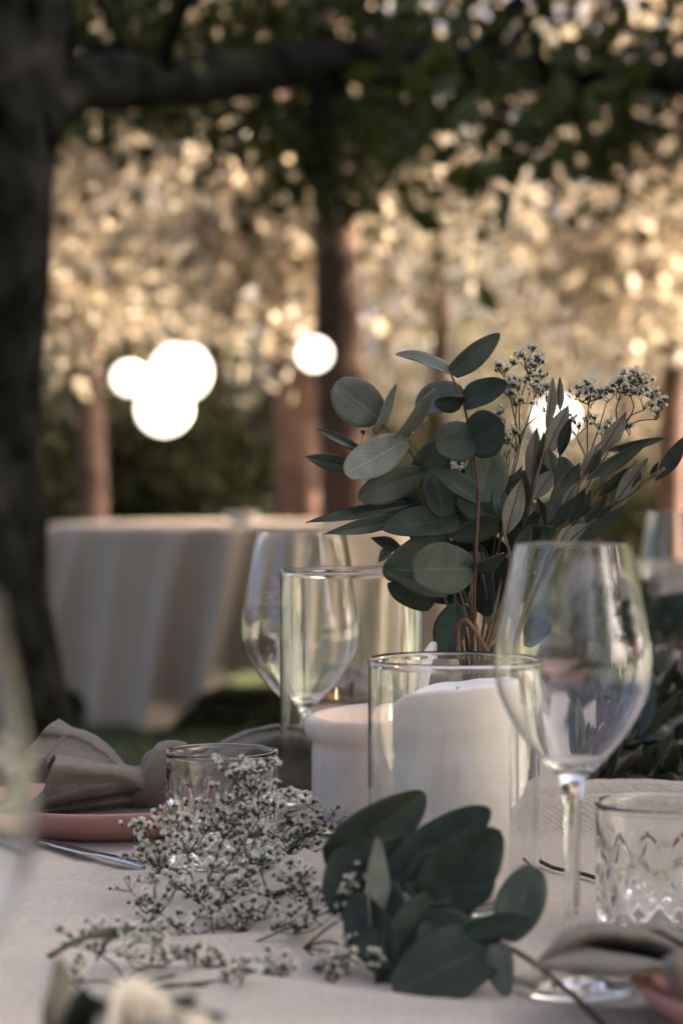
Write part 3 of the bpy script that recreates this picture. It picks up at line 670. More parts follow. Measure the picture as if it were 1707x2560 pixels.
def napkin_right():
    t = thing('napkin', 'taupe napkin hanging over the pink plate in the lower right corner', 'napkin', (.250, 1.045, TZ + .012), 'knotted taupe napkins')
    clothpart('front_flap', t, [[(1338, 2412, 1.045), (1405, 2335, 1.06), (1500, 2311, 1.068), (1600, 2322, 1.068), (1700, 2372, 1.06), (1780, 2400, 1.05)],
                                [(1334, 2416, 1.03), (1420, 2345, 1.045), (1510, 2335, 1.055), (1610, 2352, 1.06), (1700, 2390, 1.055), (1780, 2415, 1.045)],
                                [(1334, 2420, 1.03), (1430, 2372, 1.06), (1520, 2372, 1.085), (1620, 2396, 1.09), (1700, 2412, 1.07), (1780, 2430, 1.05)],
                                [(1336, 2420, 1.02), (1440, 2398, 1.025), (1540, 2398, 1.03), (1630, 2408, 1.03), (1700, 2415, 1.03), (1780, 2440, 1.035)],
                                [(1350, 2422, 1.02), (1440, 2428, 1.015), (1550, 2434, 1.015), (1640, 2424, 1.02), (1700, 2430, 1.025), (1780, 2450, 1.03)],
                                [(1390, 2422, 1.035), (1460, 2430, 1.04), (1550, 2436, 1.045), (1640, 2430, 1.05), (1700, 2440, 1.05), (1780, 2460, 1.045)]], nu=50, nv=50)
    clothpart('back_flap', t, [[(1580, 2322, 1.08), (1640, 2310, 1.09), (1700, 2330, 1.09), (1790, 2350, 1.08)], [(1585, 2330, 1.07), (1645, 2325, 1.07), (1700, 2350, 1.07), (1790, 2375, 1.06)],
                               [(1590, 2340, 1.085), (1650, 2350, 1.09), (1710, 2375, 1.085), (1790, 2400, 1.07)]])
    clothpart('side_flap', t, [[(1660, 2405, 1.01), (1690, 2380, 1.0), (1760, 2370, 1.01)], [(1655, 2430, 1.0), (1690, 2420, .99), (1760, 2420, 1.0)], [(1665, 2460, 1.01), (1700, 2470, 1.0), (1760, 2480, 1.01)], [(1690, 2490, 1.03), (1720, 2500, 1.02), (1770, 2510, 1.03)]])
    knot(t, P(1800, 2430, 1.045), .017, .018, .016)
napkin_right()
def knife():
    t = thing('knife', 'silver table knife lying in front of the knotted napkin plate', 'knife', P(200, 2145, 1.5))
    a, b = P(95, 2112, 1.578), P(352, 2178, 1.47); a.z = b.z = TZ + .004; ax = (b - a).normalized(); sd = Vector((-ax.y, ax.x, 0)); L = (b - a).length
    V = []; Fc = []; prof = [(0, .0003, .0010), (.05, .0045, .0012), (.2, .0075, .0013), (.40, .0080, .0013), (.47, .0058, .002), (.52, .0040, .0030), (.7, .0046, .0034), (.95, .0062, .0036), (1.0, .004, .0025)]
    for s, wd, h in prof:
        q = a + ax * (L * 1.25 * s); V += [q - sd * wd, q + Vector((0, 0, h)), q + sd * wd, q - Vector((0, 0, h * .6))]
    for i in range(len(prof) - 1):
        for k in range(4): k2 = (k + 1) % 4; Fc.append([i * 4 + k, i * 4 + k2, i * 4 + 4 + k2, i * 4 + 4 + k])
    Fc += [[3, 2, 1, 0], [len(V) - 4 + k for k in range(4)]]
    kb = len(Fc); half = 4 * 4
    obj('blade', V[:20], [f for f in Fc if max(f) < 20], 'steel', t); obj('handle', V[16:], [[i - 16 for i in f] for f in Fc if min(f) >= 16], 'steel', t)
knife()

# ------------------------------------------------------------------ leaves and flowers
def leaf(parent, base, tip, wpx, kind='e', face='u', roll=0.0, cup=.12, bend=.0, name='leaf', matpair=None, rows=19, cols=9):
    """two-faced blade between two points; face says which side looks at the camera"""
    base = Vector(base); tip = Vector(tip); a = tip - base; L = a.length; a.normalize()
    mid = (base + tip) / 2; view = (Vector((0, 0, CAMZ)) - mid).normalized()
    n = (view - a * view.dot(a)).normalized(); n = Matrix.Rotation(math.radians(roll), 3, a) @ n; s = a.cross(n)
    d = mid.y; W = wpx * d / F / 2 / max(.30, abs(math.cos(math.radians(roll))))
    V = []; UVS = []; ph = random.uniform(0, 6)
    if kind in 'er' and bend == 0: bend = random.uniform(-.10, .10)
    for i in range(rows):
        t = .5 - .5 * math.cos(math.pi * i / (rows - 1)); t = .6 * t + .4 * i / (rows - 1)
        if kind == 'e': wv = max(0, math.sin(math.pi * min(1, t * .93 + .07) ** .88)) ** .55 if t > 0 else .12
        elif kind == 'r': wv = max(.0, math.sin(math.pi * (t * .96 + .02))) ** .5
        else: wv = max(0, math.sin(math.pi * t ** .92)) ** .95
        if i == rows - 1: wv = .05
        if i == 0: wv = max(wv * .5, .04)
        for j in range(cols):
            u = (j / (cols - 1)) * 2 - 1
            h = cup * W * (abs(u) ** 1.5) * wv + bend * L * (t - .0) ** 2 + .075 * W * math.sin(t * 8 + u * 2.5 + ph) * abs(u)
            gr = -.09 * W * math.exp(-(u / .14) ** 2) * (1 - .6 * t)
            V.append(base + a * (L * t) + s * (u * W * wv) + n * (h + gr)); UVS.append((u, t))
    thk = .00045; k = len(V)
    V2 = [v - n * thk for v in V]; Fc = []; M = []
    mp = matpair or (('euc_top', 'euc_under') if kind in 'er' else ('olive_top', 'olive_under'))
    A, B = (0, 1) if face == 'u' else (1, 0)
    for i in range(rows - 1):
        for j in range(cols - 1):
            q = [i * cols + j, i * cols + j + 1, (i + 1) * cols + j + 1, (i + 1) * cols + j]; Fc.append(q); M.append(A); Fc.append([x + k for x in q[::-1]]); M.append(B)
    edge = [j for j in range(cols)] + [i * cols + cols - 1 for i in range(1, rows)] + [(rows - 1) * cols + j for j in range(cols - 2, -1, -1)] + [i * cols for i in range(rows - 2, 0, -1)]
    for e in range(len(edge)): e2 = (e + 1) % len(edge); Fc.append([edge[e2], edge[e], edge[e] + k, edge[e2] + k]); M.append(A)
    o = obj(name, V + V2, Fc, list(mp), parent, True, M)
    uvl = o.data.uv_layers.new(name='UVMap'); li = np.zeros(len(o.data.loops), dtype=int); o.data.loops.foreach_get('vertex_index', li)
    uvl.data.foreach_set('uv', np.array(UVS + UVS)[li].ravel())
    # raised midrib on the pale underside of olive leaves
    if kind == 'o' and face == 'l' and wpx >= 24:
        mb = MB(); mid_ = [V[i * cols + cols // 2] + n * .0002 for i in range(rows)]; mb.tube(mid_, [.0005 * (1 - .6 * i / rows) for i in range(rows)], 4)
        kk = len(o.data.vertices); me = o.data
        vm = mb.build('midrib', 'vein', o)
    return o
BQ = P(1185, 1640, 1.5)
bq = thing('bouquet', 'eucalyptus, olive and baby\'s breath bouquet tied with twine behind the candles', 'bouquet', (BQ.x, BQ.y, TZ + .02))
def stem(name, pts, r0, r1, m, parent=bq, seg=8):
    q = crom([P(*p) for p in pts], 6 * len(pts)); mb = MB(); k = len(q) - 1
    mb.tube(q, [r0 + (r1 - r0) * i / k for i in range(k + 1)], seg); return mb.build(name, m, parent)
D0 = 1.49
eA = stem('eucalyptus_branch', [(1176, 1720, 1.50), (1183, 1560, 1.475), (1187, 1420, 1.462), (1196, 1250, 1.465), (1193, 1200, 1.468), (1180, 1110, 1.475), (1158, 1010, 1.485), (1143, 975, 1.49), (1127, 933, 1.49)], .0013, .0007, 'stem_red')
def EL(p, b, t, w, **k): return leaf(p, P(*b), P(*t), w, **k)
EL(eA, (1127, 934, 1.49), (1250, 838, 1.48), 58, face='u', roll=18, cup=.25, matpair=('euc_mid', 'euc_under'))
EL(eA, (1127, 933, 1.49), (992, 875, 1.50), 30, face='l', roll=58, cup=.5)
EL(eA, (1160, 1008, 1.485), (1268, 960, 1.470), 66, face='u', roll=-38, cup=.35)
EL(eA, (1157, 1008, 1.485), (1084, 1000, 1.470), 44, face='u', roll=-40, cup=.3)
EL(eA, (1160, 985, 1.50), (1032, 1008, 1.53), 82, face='l', roll=25, cup=.2, kind='r')
EL(eA, (1192, 1098, 1.468), (1090, 1112, 1.455), 104, face='u', roll=12, cup=.12, kind='r')
EL(eA, (1165, 1104, 1.470), (1260, 1066, 1.450), 120, face='u', roll=-10, cup=.12, kind='r')
EL(eA, (1188, 1124, 1.49), (1265, 1082, 1.50), 62, face='l', roll=20, cup=.2)
EL(eA, (1197, 1254, 1.467), (1230, 1120, 1.485), 110, face='u', roll=10, cup=.18, kind='e', matpair=('euc_mid', 'euc_under'))
EL(eA, (1196, 1252, 1.465), (1080, 1170, 1.46), 52, face='u', roll=38, cup=.5)
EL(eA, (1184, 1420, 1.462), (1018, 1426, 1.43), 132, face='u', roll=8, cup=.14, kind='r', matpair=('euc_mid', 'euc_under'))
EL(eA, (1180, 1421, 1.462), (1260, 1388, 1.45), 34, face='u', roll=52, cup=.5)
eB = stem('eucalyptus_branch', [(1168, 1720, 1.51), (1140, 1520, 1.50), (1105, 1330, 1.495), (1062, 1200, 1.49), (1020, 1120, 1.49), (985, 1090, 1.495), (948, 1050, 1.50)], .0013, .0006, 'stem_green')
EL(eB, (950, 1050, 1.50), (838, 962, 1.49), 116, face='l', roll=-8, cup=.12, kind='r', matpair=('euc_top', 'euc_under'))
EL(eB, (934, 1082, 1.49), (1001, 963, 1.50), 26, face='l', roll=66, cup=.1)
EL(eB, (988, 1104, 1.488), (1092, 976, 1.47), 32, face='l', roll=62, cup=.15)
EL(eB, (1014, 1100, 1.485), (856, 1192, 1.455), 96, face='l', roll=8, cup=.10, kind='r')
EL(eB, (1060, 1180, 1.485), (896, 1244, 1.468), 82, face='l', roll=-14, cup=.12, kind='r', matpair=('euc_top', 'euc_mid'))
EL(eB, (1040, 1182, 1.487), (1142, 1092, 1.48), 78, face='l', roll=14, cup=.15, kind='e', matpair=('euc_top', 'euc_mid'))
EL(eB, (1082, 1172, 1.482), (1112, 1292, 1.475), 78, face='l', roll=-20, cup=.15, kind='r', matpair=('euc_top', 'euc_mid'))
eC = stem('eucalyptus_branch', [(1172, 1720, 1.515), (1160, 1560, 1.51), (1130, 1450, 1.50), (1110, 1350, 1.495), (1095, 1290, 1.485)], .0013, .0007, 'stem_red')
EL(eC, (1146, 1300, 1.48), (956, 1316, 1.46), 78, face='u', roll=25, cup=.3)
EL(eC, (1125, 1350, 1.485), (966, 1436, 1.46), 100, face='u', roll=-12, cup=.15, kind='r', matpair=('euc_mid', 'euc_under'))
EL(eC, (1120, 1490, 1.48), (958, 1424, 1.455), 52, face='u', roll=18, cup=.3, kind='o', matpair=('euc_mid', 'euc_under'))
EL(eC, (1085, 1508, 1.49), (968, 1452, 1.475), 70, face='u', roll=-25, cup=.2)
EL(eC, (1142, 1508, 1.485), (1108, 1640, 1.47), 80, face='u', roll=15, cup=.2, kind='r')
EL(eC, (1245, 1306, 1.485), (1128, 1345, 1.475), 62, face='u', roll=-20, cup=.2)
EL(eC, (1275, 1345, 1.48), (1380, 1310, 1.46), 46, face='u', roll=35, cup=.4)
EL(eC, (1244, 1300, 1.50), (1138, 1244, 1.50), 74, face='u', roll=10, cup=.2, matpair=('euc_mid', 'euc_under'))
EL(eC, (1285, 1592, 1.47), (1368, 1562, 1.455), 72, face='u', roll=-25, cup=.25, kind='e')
# dark inner leaves of the bunch
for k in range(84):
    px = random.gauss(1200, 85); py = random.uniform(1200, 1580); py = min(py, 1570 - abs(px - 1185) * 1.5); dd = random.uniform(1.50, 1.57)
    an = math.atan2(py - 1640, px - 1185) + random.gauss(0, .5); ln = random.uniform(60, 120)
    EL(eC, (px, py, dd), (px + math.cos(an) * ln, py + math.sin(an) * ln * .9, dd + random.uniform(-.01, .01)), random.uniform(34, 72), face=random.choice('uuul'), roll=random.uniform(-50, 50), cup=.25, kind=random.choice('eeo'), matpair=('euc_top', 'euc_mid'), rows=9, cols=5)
oL = stem('olive_branch', [(1165, 1720, 1.52), (1120, 1520, 1.515), (1060, 1370, 1.51), (1010, 1290, 1.505), (940, 1200, 1.51), (880, 1130, 1.51)], .0012, .0005, 'stem_olive')
for b, t, w_, f, r in (((915, 1132, 1.51), (790, 1071, 1.50), 26, 'u', 30), ((885, 1165, 1.505), (762, 1141, 1.49), 42, 'l', -15), ((1040, 1258, 1.50), (766, 1302, 1.47), 34, 'u', 25), ((1035, 1288, 1.495), (806, 1334, 1.46), 42, 'l', -10),
                       ((1008, 1375, 1.50), (929, 1344, 1.48), 32, 'l', 20), ((980, 1362, 1.50), (946, 1406, 1.49), 26, 'l', 10)):
    leaf(oL, P(*b), P(*t), w_, kind='o', face=f, roll=r, cup=.3, bend=random.uniform(-.03, .03), matpair=('olive_top', 'euc_mid') if w_ in (42, 32) else None)
oR = [stem('olive_branch', [(1190, 1720, 1.51), (1290, 1500, 1.49), (1355, 1365, 1.475), (1400, 1270, 1.47), (1450, 1205, 1.465), (1500, 1140, 1.46), (1545, 1095, 1.455)], .0022, .0009, 'stem_olive'),
      stem('olive_branch', [(1195, 1720, 1.52), (1300, 1510, 1.51), (1385, 1385, 1.49), (1472, 1318, 1.475), (1539, 1270, 1.47), (1615, 1204, 1.465), (1660, 1170, 1.46)], .0022, .0013, 'stem_olive'),
      stem('olive_branch', [(1186, 1720, 1.49), (1255, 1500, 1.47), (1274, 1400, 1.462), (1261, 1338, 1.46), (1255, 1296, 1.46)], .0014, .0008, 'stem_olive'),
      stem('olive_branch', [(1188, 1720, 1.52), (1260, 1500, 1.51), (1308, 1330, 1.495), (1326, 1248, 1.485), (1342, 1187, 1.48), (1358, 1128, 1.48), (1372, 1040, 1.48)], .0018, .0007, 'stem_olive'),
      stem('olive_branch', [(1194, 1720, 1.53), (1320, 1470, 1.52), (1426, 1322, 1.50), (1475, 1255, 1.495), (1516, 1198, 1.49)], .0018, .0009, 'stem_olive')]
R = [(2, (1263, 1338), (1303, 1198), 50, 'l', 8), (2, (1256, 1308), (1242, 1206), 38, 'u', 15), (3, (1328, 1218), (1340, 1066), 38, 'l', -20), (3, (1336, 1195), (1358, 1078), 18, 'u', 50), (3, (1360, 1142), (1420, 1012), 50, 'l', 5),
     (3, (1366, 1075), (1386, 946), 24, 'l', 40), (3, (1398, 1030), (1397, 942), 17, 'u', 40), (3, (1398, 1142), (1427, 1042), 28, 'u', -25), (3, (1333, 1250), (1380, 1178), 46, 'l', -15), (3, (1318, 1268), (1303, 1188), 27, 'u', 20),
     (0, (1453, 1200), (1498, 1108), 40, 'l', 15), (0, (1462, 1196), (1500, 1118), 22, 'u', 40), (0, (1372, 1285), (1447, 1158), 50, 'u', 15), (3, (1380, 1178), (1370, 1118), 36, 'l', -30), (0, (1502, 1130), (1565, 1030), 38, 'l', 30),
     (0, (1464, 1200), (1624, 1098), 33, 'u', 20), (0, (1512, 1128), (1668, 1091), 21, 'u', 30), (1, (1538, 1254), (1622, 1143), 42, 'l', -8), (1, (1528, 1266), (1592, 1150), 28, 'u', 30), (1, (1638, 1204), (1716, 1084), 38, 'u', 22),
     (1, (1622, 1188), (1645, 1154), 11, 'u', 40), (1, (1438, 1360), (1565, 1263), 33, 'u', 18), (1, (1408, 1362), (1473, 1310), 38, 'l', -12), (4, (1498, 1240), (1577, 1163), 28, 'u', 25), (4, (1458, 1308), (1517, 1233), 25, 'u', 30),
     (4, (1461, 1315), (1496, 1266), 29, 'l', 10), (1, (1486, 1298), (1530, 1260), 19, 'u', 30), (4, (1423, 1310), (1464, 1218), 29, 'u', -15), (3, (1334, 1318), (1330, 1248), 28, 'l', 10), (3, (1360, 1314), (1342, 1243), 26, 'u', 20),
     (4, (1498, 1204), (1532, 1138), 30, 'l', -25), (0, (1390, 1370), (1427, 1310), 30, 'l', 15), (2, (1266, 1226), (1306, 1164), 14, 'u', 40), (0, (1405, 1270), (1440, 1205), 26, 'l', 20), (4, (1440, 1300), (1478, 1225), 26, 'u', 30),
     (0, (1385, 1320), (1440, 1240), 30, 'u', -20), (0, (1350, 1365), (1390, 1290), 30, 'u', 20), (4, (1420, 1340), (1470, 1290), 24, 'u', 25), (3, (1315, 1340), (1352, 1270), 30, 'u', -30), (2, (1280, 1390), (1330, 1310), 34, 'u', 25), (1, (1580, 1236), (1600, 1180), 18, 'u', 35)]
for bi, b, t, w_, f, r in R:
    dd = (1.465, 1.47, 1.462, 1.485, 1.495)[bi]
    leaf(oR[bi], P(*b, dd), P(*t, dd + random.uniform(-.02, .015)), w_ * 1.05, kind='o', face=f, roll=r, cup=.35, bend=random.uniform(-.05, .05))
# twine and the wrapped jar
JX, JD = 1180, 1.52
jc = P(JX, 1650, JD)
def jar():
    t = thing('jar', 'small glass jar wrapped in burlap holding the bouquet behind the front candle', 'jar', (jc.x, jc.y, TZ))
    h = .118; r = .026
    V, Fc = lathe([(.0001, .001), (r - .002, 0), (r, .003), (r, h * .78), (r * .8, h * .9), (r * .78, h), (r * .70, h), (r * .72, h * .9), (r * .9, h * .78), (r * .9, .006), (.0001, .005)], (jc.x, jc.y, TZ + .001), 48); obj('vessel', V, Fc, 'glass', t)
    V, Fc = lathe([(r + .0008, .02), (r + .0022, .021), (r + .0022, .085), (r + .0008, .086)], (jc.x, jc.y, TZ), 48); obj('wrap', V, Fc, 'burlap', t)
jar()
tw = [P(1146, 1640, 1.468), P(1144, 1580, 1.462), P(1150, 1556, 1.460), P(1168, 1552, 1.455), P(1190, 1580, 1.450), P(1215, 1622, 1.450), P(1236, 1662, 1.455)]
q = crom(tw, 70); mb = MB()
for s in (0, 1, 2):
    mb.tube([p + Vector((math.cos(i * .9 + s * 2.1), .3 * math.sin(i * .9 + s * 2.1), math.sin(i * .9 + s * 2.1))) * .0008 for i, p in enumerate(q)], .0008, 5)
for k in range(40):
    p = random.choice(q); mb.tube([p, p + Vector((random.gauss(0, 1), random.gauss(0, 1), random.gauss(0, 1))) * .003], .00012, 3)
mb.build('twine', 'twine', bq)
rb = [[P(1092, 1648, 1.475), P(1078, 1606, 1.47), P(1058, 1632, 1.455), P(1046, 1668, 1.447), P(1034, 1725, 1.445)], [P(1112, 1650, 1.475), P(1090, 1606, 1.475), P(1082, 1638, 1.46), P(1074, 1672, 1.452), P(1066, 1725, 1.448)]]
V, Fc = loft(rb, 30, 6, 0); o = obj('ribbon', V, Fc, 'ribbon', bq); s = o.modifiers.new('thickness', 'SOLIDIFY'); s.thickness = .0006
# baby's breath
def blossom_mesh():
    mb = MB()
    # dark calyx cup, then a ruffled dome of pale petals
    V, Fc = lathe([(.0001, -.0022), (.0008, -.0018), (.0012, -.0004), (.0010, .0003)], (0, 0, 0), 7); mb.add(V, Fc, 0)
    for ring, (n, r0, r1, z0, z1) in enumerate(((6, .0007, .0024, .0000, .0010), (5, .0004, .0017, .0004, .0021), (3, .0001, .0009, .0008, .0026))):
        for k in range(n):
            a = 2 * math.pi * (k + .5 * ring) / n; b = .62 * math.pi / n
            V = [Vector((r0 * math.cos(a - b), r0 * math.sin(a - b), z0)), Vector((r0 * math.cos(a + b), r0 * math.sin(a + b), z0)), Vector((r1 * math.cos(a + b), r1 * math.sin(a + b), z1 * .85)), Vector((r1 * 1.08 * math.cos(a), r1 * 1.08 * math.sin(a), z1)), Vector((r1 * math.cos(a - b), r1 * math.sin(a - b), z1 * .85))]
            mb.add(V, [[0, 1, 2, 3, 4]], 1)
    o = mb.build('blossom', ['calyx', 'petal']); me = o.data; bpy.data.objects.remove(o)
    me2 = me.copy(); s = np.zeros(len(me2.vertices) * 3); me2.vertices.foreach_get('co', s); s = s.reshape(-1, 3)
    s[:, :2] *= .55; s[:, 2] *= 1.15; me2.vertices.foreach_set('co', s.ravel()); return me, me2
BLO, BUD = blossom_mesh()
def put_blossom(parent, p, dirv, sc, mesh):
    o = bpy.data.objects.new('blossom', mesh); COL.objects.link(o); o.parent = parent
    o.location = Vector(p) - wloc(parent); o.rotation_euler = Vector(dirv).to_track_quat('Z', 'Y').to_euler(); o.scale = (sc, sc, sc); return o
def sprig(parent, base, clusters, sc=1.0, r=.0006, name='babys_breath_sprig', stemm='stem_green', dark=.25, facing=0.0, spread=.42):
    """branching stem from base to flower heads; clusters = (px,py,d,rx,ry,count)"""
    mb = MB(); base = Vector(base); tips = []
    for (px, py, d, rx, ry, n) in clusters:
        c = P(px, py, d); cb = P(px, py + ry * .9, d); k0 = base.lerp(cb, .5) + Vector((random.gauss(0, .003), random.gauss(0, .003), .003)); mb.tube(crom([base, k0, cb], 8), [r * (1.2 - .05 * i) for i in range(8)], 5)
        nsub = max(1, n // (5 if spread < .5 else 4)); subs = []
        for s in range(nsub):
            a = random.uniform(0, 6.28); q = math.sqrt(random.random()) * (.62 if spread < .5 else .85)
            sp = P(px + rx * q * math.cos(a), py + ry * q * math.sin(a) + ry * .1, d + random.gauss(0, .010)); subs.append(sp); m_ = cb.lerp(sp, .5) + Vector((random.gauss(0, .002), 0, random.gauss(0, .002)))
            mb.tube(crom([cb, m_, sp], 5), [r * .8, r * .72, r * .66, r * .6, r * .55], 4)
        for i in range(n):
            sp = subs[i % nsub]; a = random.uniform(0, 6.28); q = random.uniform(.25, 1.0)
            off = Vector((math.cos(a) * rx, random.gauss(0, .4) * rx, -math.sin(a) * ry * .9)) * (q * spread * d / F)
            if c.z + off.z < sp.z: off.z *= .5
            tp = sp + off + Vector((0, 0, .0035))
            if tp.z < TZ + .004: tp.z = TZ + .004 + random.random() * .004
            dv = (tp - sp).normalized() + Vector((random.gauss(0, .4), -facing + random.gauss(0, .4), random.gauss(.3, .4)))
            mb.tube([sp, sp.lerp(tp, .5) + Vector((0, 0, -.0006)), tp - dv.normalized() * .0018 * sc], r * .42, 4); tips.append((tp, dv))
    o = mb.build(name, stemm, parent)
    for tp, dv in tips: put_blossom(o, tp, dv, sc * random.uniform(.72, 1.12), BUD if random.random() < dark else BLO)
    return o
SB = P(1188, 1690, 1.53)
sprig(bq, P(1300, 1110, 1.50), [(1322, 905, 1.495, 40, 34, 37), (1258, 918, 1.50, 30, 26, 13), (1340, 955, 1.495, 35, 26, 17)], dark=.45, sc=1.12, spread=.5, r=.0005)
sprig(bq, P(1290, 1130, 1.51), [(1290, 985, 1.50, 48, 34, 40), (1360, 1000, 1.51, 44, 34, 29), (1262, 1030, 1.50, 22, 22, 10)], dark=.45, sc=1.12, spread=.5, r=.0005)
sprig(bq, P(1468, 1150, 1.50), [(1470, 985, 1.49, 50, 30, 43), (1515, 985, 1.49, 26, 24, 14), (1505, 1065, 1.50, 38, 24, 20), (1440, 1060, 1.50, 34, 34, 20)], dark=.45, sc=1.12, spread=.5, r=.0005)
sprig(bq, P(1550, 1080, 1.48), [(1575, 960, 1.48, 46, 34, 37), (1545, 975, 1.48, 26, 30, 20), (1608, 1000, 1.48, 30, 28, 17), (1640, 1025, 1.475, 24, 26, 17), (1572, 1078, 1.48, 22, 12, 7)], dark=.45, sc=1.12, spread=.5, r=.0005)
sprig(bq, P(1265, 1180, 1.51), [(1275, 1095, 1.505, 28, 32, 14), (1258, 1115, 1.51, 20, 24, 8)], dark=.4, sc=1.1, r=.0005)
sprig(bq, P(1130, 1260, 1.52), [(1132, 1165, 1.515, 40, 34, 31), (1030, 1092, 1.52, 24, 20, 8), (905, 1095, 1.50, 12, 14, 5), (985, 1268, 1.53, 44, 24, 20), (1060, 1190, 1.52, 24, 26, 11)], dark=.4, sc=1.1, r=.0005)
mb = MB()
for a, b in (((1300, 1110), 1.50), ((1290, 1130), 1.51), ((1468, 1150), 1.50), ((1550, 1080), 1.48), ((1265, 1180), 1.51), ((1130, 1260), 1.52)):
    mb.tube(crom([SB, SB.lerp(P(*a, b), .5) + Vector((0, .01, 0)), P(*a, b)], 9), .0006, 5)
for k in range(12):
    mb.tube(crom([P(1186 + random.uniform(-22, 22), 1720, 1.5 + random.uniform(-.01, .02)), P(1186 + random.uniform(-34, 44), 1550, 1.50 + random.uniform(-.01, .02)), P(1190 + random.uniform(-90, 110), 1380, 1.51 + random.uniform(-.01, .03))], 10), random.uniform(.0006, .0013), 6)
mb.build('stem_bunch', 'stem_olive', bq)
# baby's breath lying on the cloth in front
s1 = thing('babys_breath_spray', 'baby\'s breath spray standing in front of the cut-glass tumbler', 'flowers', P(560, 2200, 1.36), 'baby\'s breath on the cloth')
sprig(s1, P(500, 2260, 1.34), [(600, 1935, 1.37, 80, 36, 46), (650, 2000, 1.37, 70, 50, 53), (560, 2040, 1.36, 90, 60, 58), (470, 2080, 1.35, 80, 60, 45), (400, 2130, 1.345, 80, 60, 45), (720, 2090, 1.36, 90, 50, 53), (800, 2030, 1.37, 60, 40, 19), (620, 2110, 1.35, 90, 50, 40), (330, 2060, 1.36, 50, 40, 14)],
      sc=1.12, r=.0006, dark=.18, facing=.1, spread=.72)
s2 = thing('babys_breath_spray', 'baby\'s breath spray spread on the cloth left of the large eucalyptus leaves', 'flowers', P(560, 2330, 1.25), 'baby\'s breath on the cloth')
sprig(s2, P(560, 2390, 1.24), [(400, 2230, 1.29, 90, 60, 46), (540, 2210, 1.30, 100, 60, 58), (680, 2190, 1.30, 100, 60, 58), (790, 2230, 1.28, 80, 60, 40), (440, 2310, 1.26, 100, 40, 40), (600, 2290, 1.27, 100, 50, 46), (740, 2300, 1.26, 90, 40, 39), (860, 2200, 1.24, 45, 70, 26)],
      sc=1.12, r=.0006, dark=.18, facing=.1, spread=.72)
s3 = thing('babys_breath_spray', 'blurred baby\'s breath spray lying nearest the lower left corner', 'flowers', P(400, 2420, 1.1), 'baby\'s breath on the cloth')
sprig(s3, P(330, 2480, 1.12), [(250, 2350, 1.15, 90, 40, 32), (380, 2380, 1.15, 90, 40, 33), (500, 2400, 1.16, 90, 36, 32), (180, 2420, 1.10, 70, 40, 19), (600, 2440, 1.13, 60, 40, 26), (680, 2420, 1.15, 60, 34, 26)], sc=1.12, r=.0007, dark=.15, spread=.72)
mb = MB(); mb.tube(crom([P(120, 2392, 1.12), P(210, 2345, 1.13), P(330, 2320, 1.16)], 10), [.0016] * 6 + [.0026, .003, .002, .001], 6); mb.build('bud_stalk', 'stem_green', s3)
s4 = thing('babys_breath_spray', 'small baby\'s breath clump against the front of the large eucalyptus leaves', 'flowers', P(860, 2400, 1.17), 'baby\'s breath on the cloth')
sprig(s4, P(760, 2370, 1.20), [(880, 2230, 1.17, 40, 60, 20), (890, 2330, 1.17, 50, 50, 26), (850, 2420, 1.165, 70, 40, 40), (930, 2390, 1.15, 40, 40, 14)], sc=1.08, r=.0007, dark=.2, spread=.72)
# the large eucalyptus sprig in front
eF = thing('eucalyptus_sprig', 'large dark eucalyptus sprig with a red stem lying in front of the candles', 'foliage', P(1150, 2480, 1.12))
st = crom([P(1000, 2210, 1.19), P(1100, 2262, 1.165), P(1165, 2300, 1.15), P(1243, 2352, 1.13), P(1330, 2405, 1.10), P(1440, 2496, 1.065), P(1540, 2600, 1.03)], 40)
mb = MB(); mb.tube(st, [.0011 + .0007 * i / 39 for i in range(40)], 8); mb.build('stem', 'stem_red', eF)
FM = ('euc_top', 'euc_mid')
EL(eF, (812, 2158, 1.20), (1072, 1990, 1.215), 140, face='u', roll=22, cup=.35, matpair=FM, kind='e')
EL(eF, (860, 2120, 1.19), (856, 2300, 1.18), 110, face='u', roll=-15, cup=.2, matpair=FM, kind='r')
EL(eF, (935, 2325, 1.155), (936, 2092, 1.165), 56, face='l', roll=50, cup=.3)
EL(eF, (980, 2205, 1.18), (1230, 2032, 1.185), 130, face='u', roll=-20, cup=.3, matpair=FM)
EL(eF, (1070, 2262, 1.165), (1248, 2072, 1.16), 170, face='u', roll=10, cup=.22, matpair=FM)
EL(eF, (1100, 2225, 1.165), (1238, 2215, 1.15), 130, face='u', roll=-15, cup=.2, matpair=FM, kind='r')
EL(eF, (1100, 2250, 1.16), (952, 2470, 1.135), 150, face='u', roll=-12, cup=.2, matpair=FM)
EL(eF, (960, 2200, 1.17), (960, 2340, 1.15), 110, face='u', roll=20, cup=.2, matpair=FM, kind='r')
EL(eF, (1252, 2350, 1.13), (985, 2478, 1.112), 178, face='u', roll=14, cup=.2, matpair=FM, kind='r')
EL(eF, (1010, 2205, 1.172), (1190, 2190, 1.168), 150, face='u', roll=-24, cup=.3, matpair=FM, kind='r')
EL(eF, (905, 2190, 1.178), (1040, 2110, 1.19), 110, face='u', roll=20, cup=.3, matpair=FM, kind='r')
EL(eF, (880, 2240, 1.165), (985, 2420, 1.14), 120, face='u', roll=24, cup=.3, matpair=FM, kind='r')
EL(eF, (1060, 2300, 1.15), (1180, 2400, 1.135), 150, face='u', roll=-14, cup=.3, matpair=FM, kind='r')
EL(eF, (1262, 2352, 1.14), (1338, 2168, 1.155), 122, face='l', roll=-8, cup=.15, kind='r', matpair=('euc_top', 'euc_mid'))
EL(eF, (1160, 2330, 1.13), (1330, 2296, 1.12), 66, face='u', roll=15, cup=.2, matpair=FM)
EL(eF, (1246, 2356, 1.12), (1262, 2492, 1.112), 70, face='l', roll=30, cup=.2)
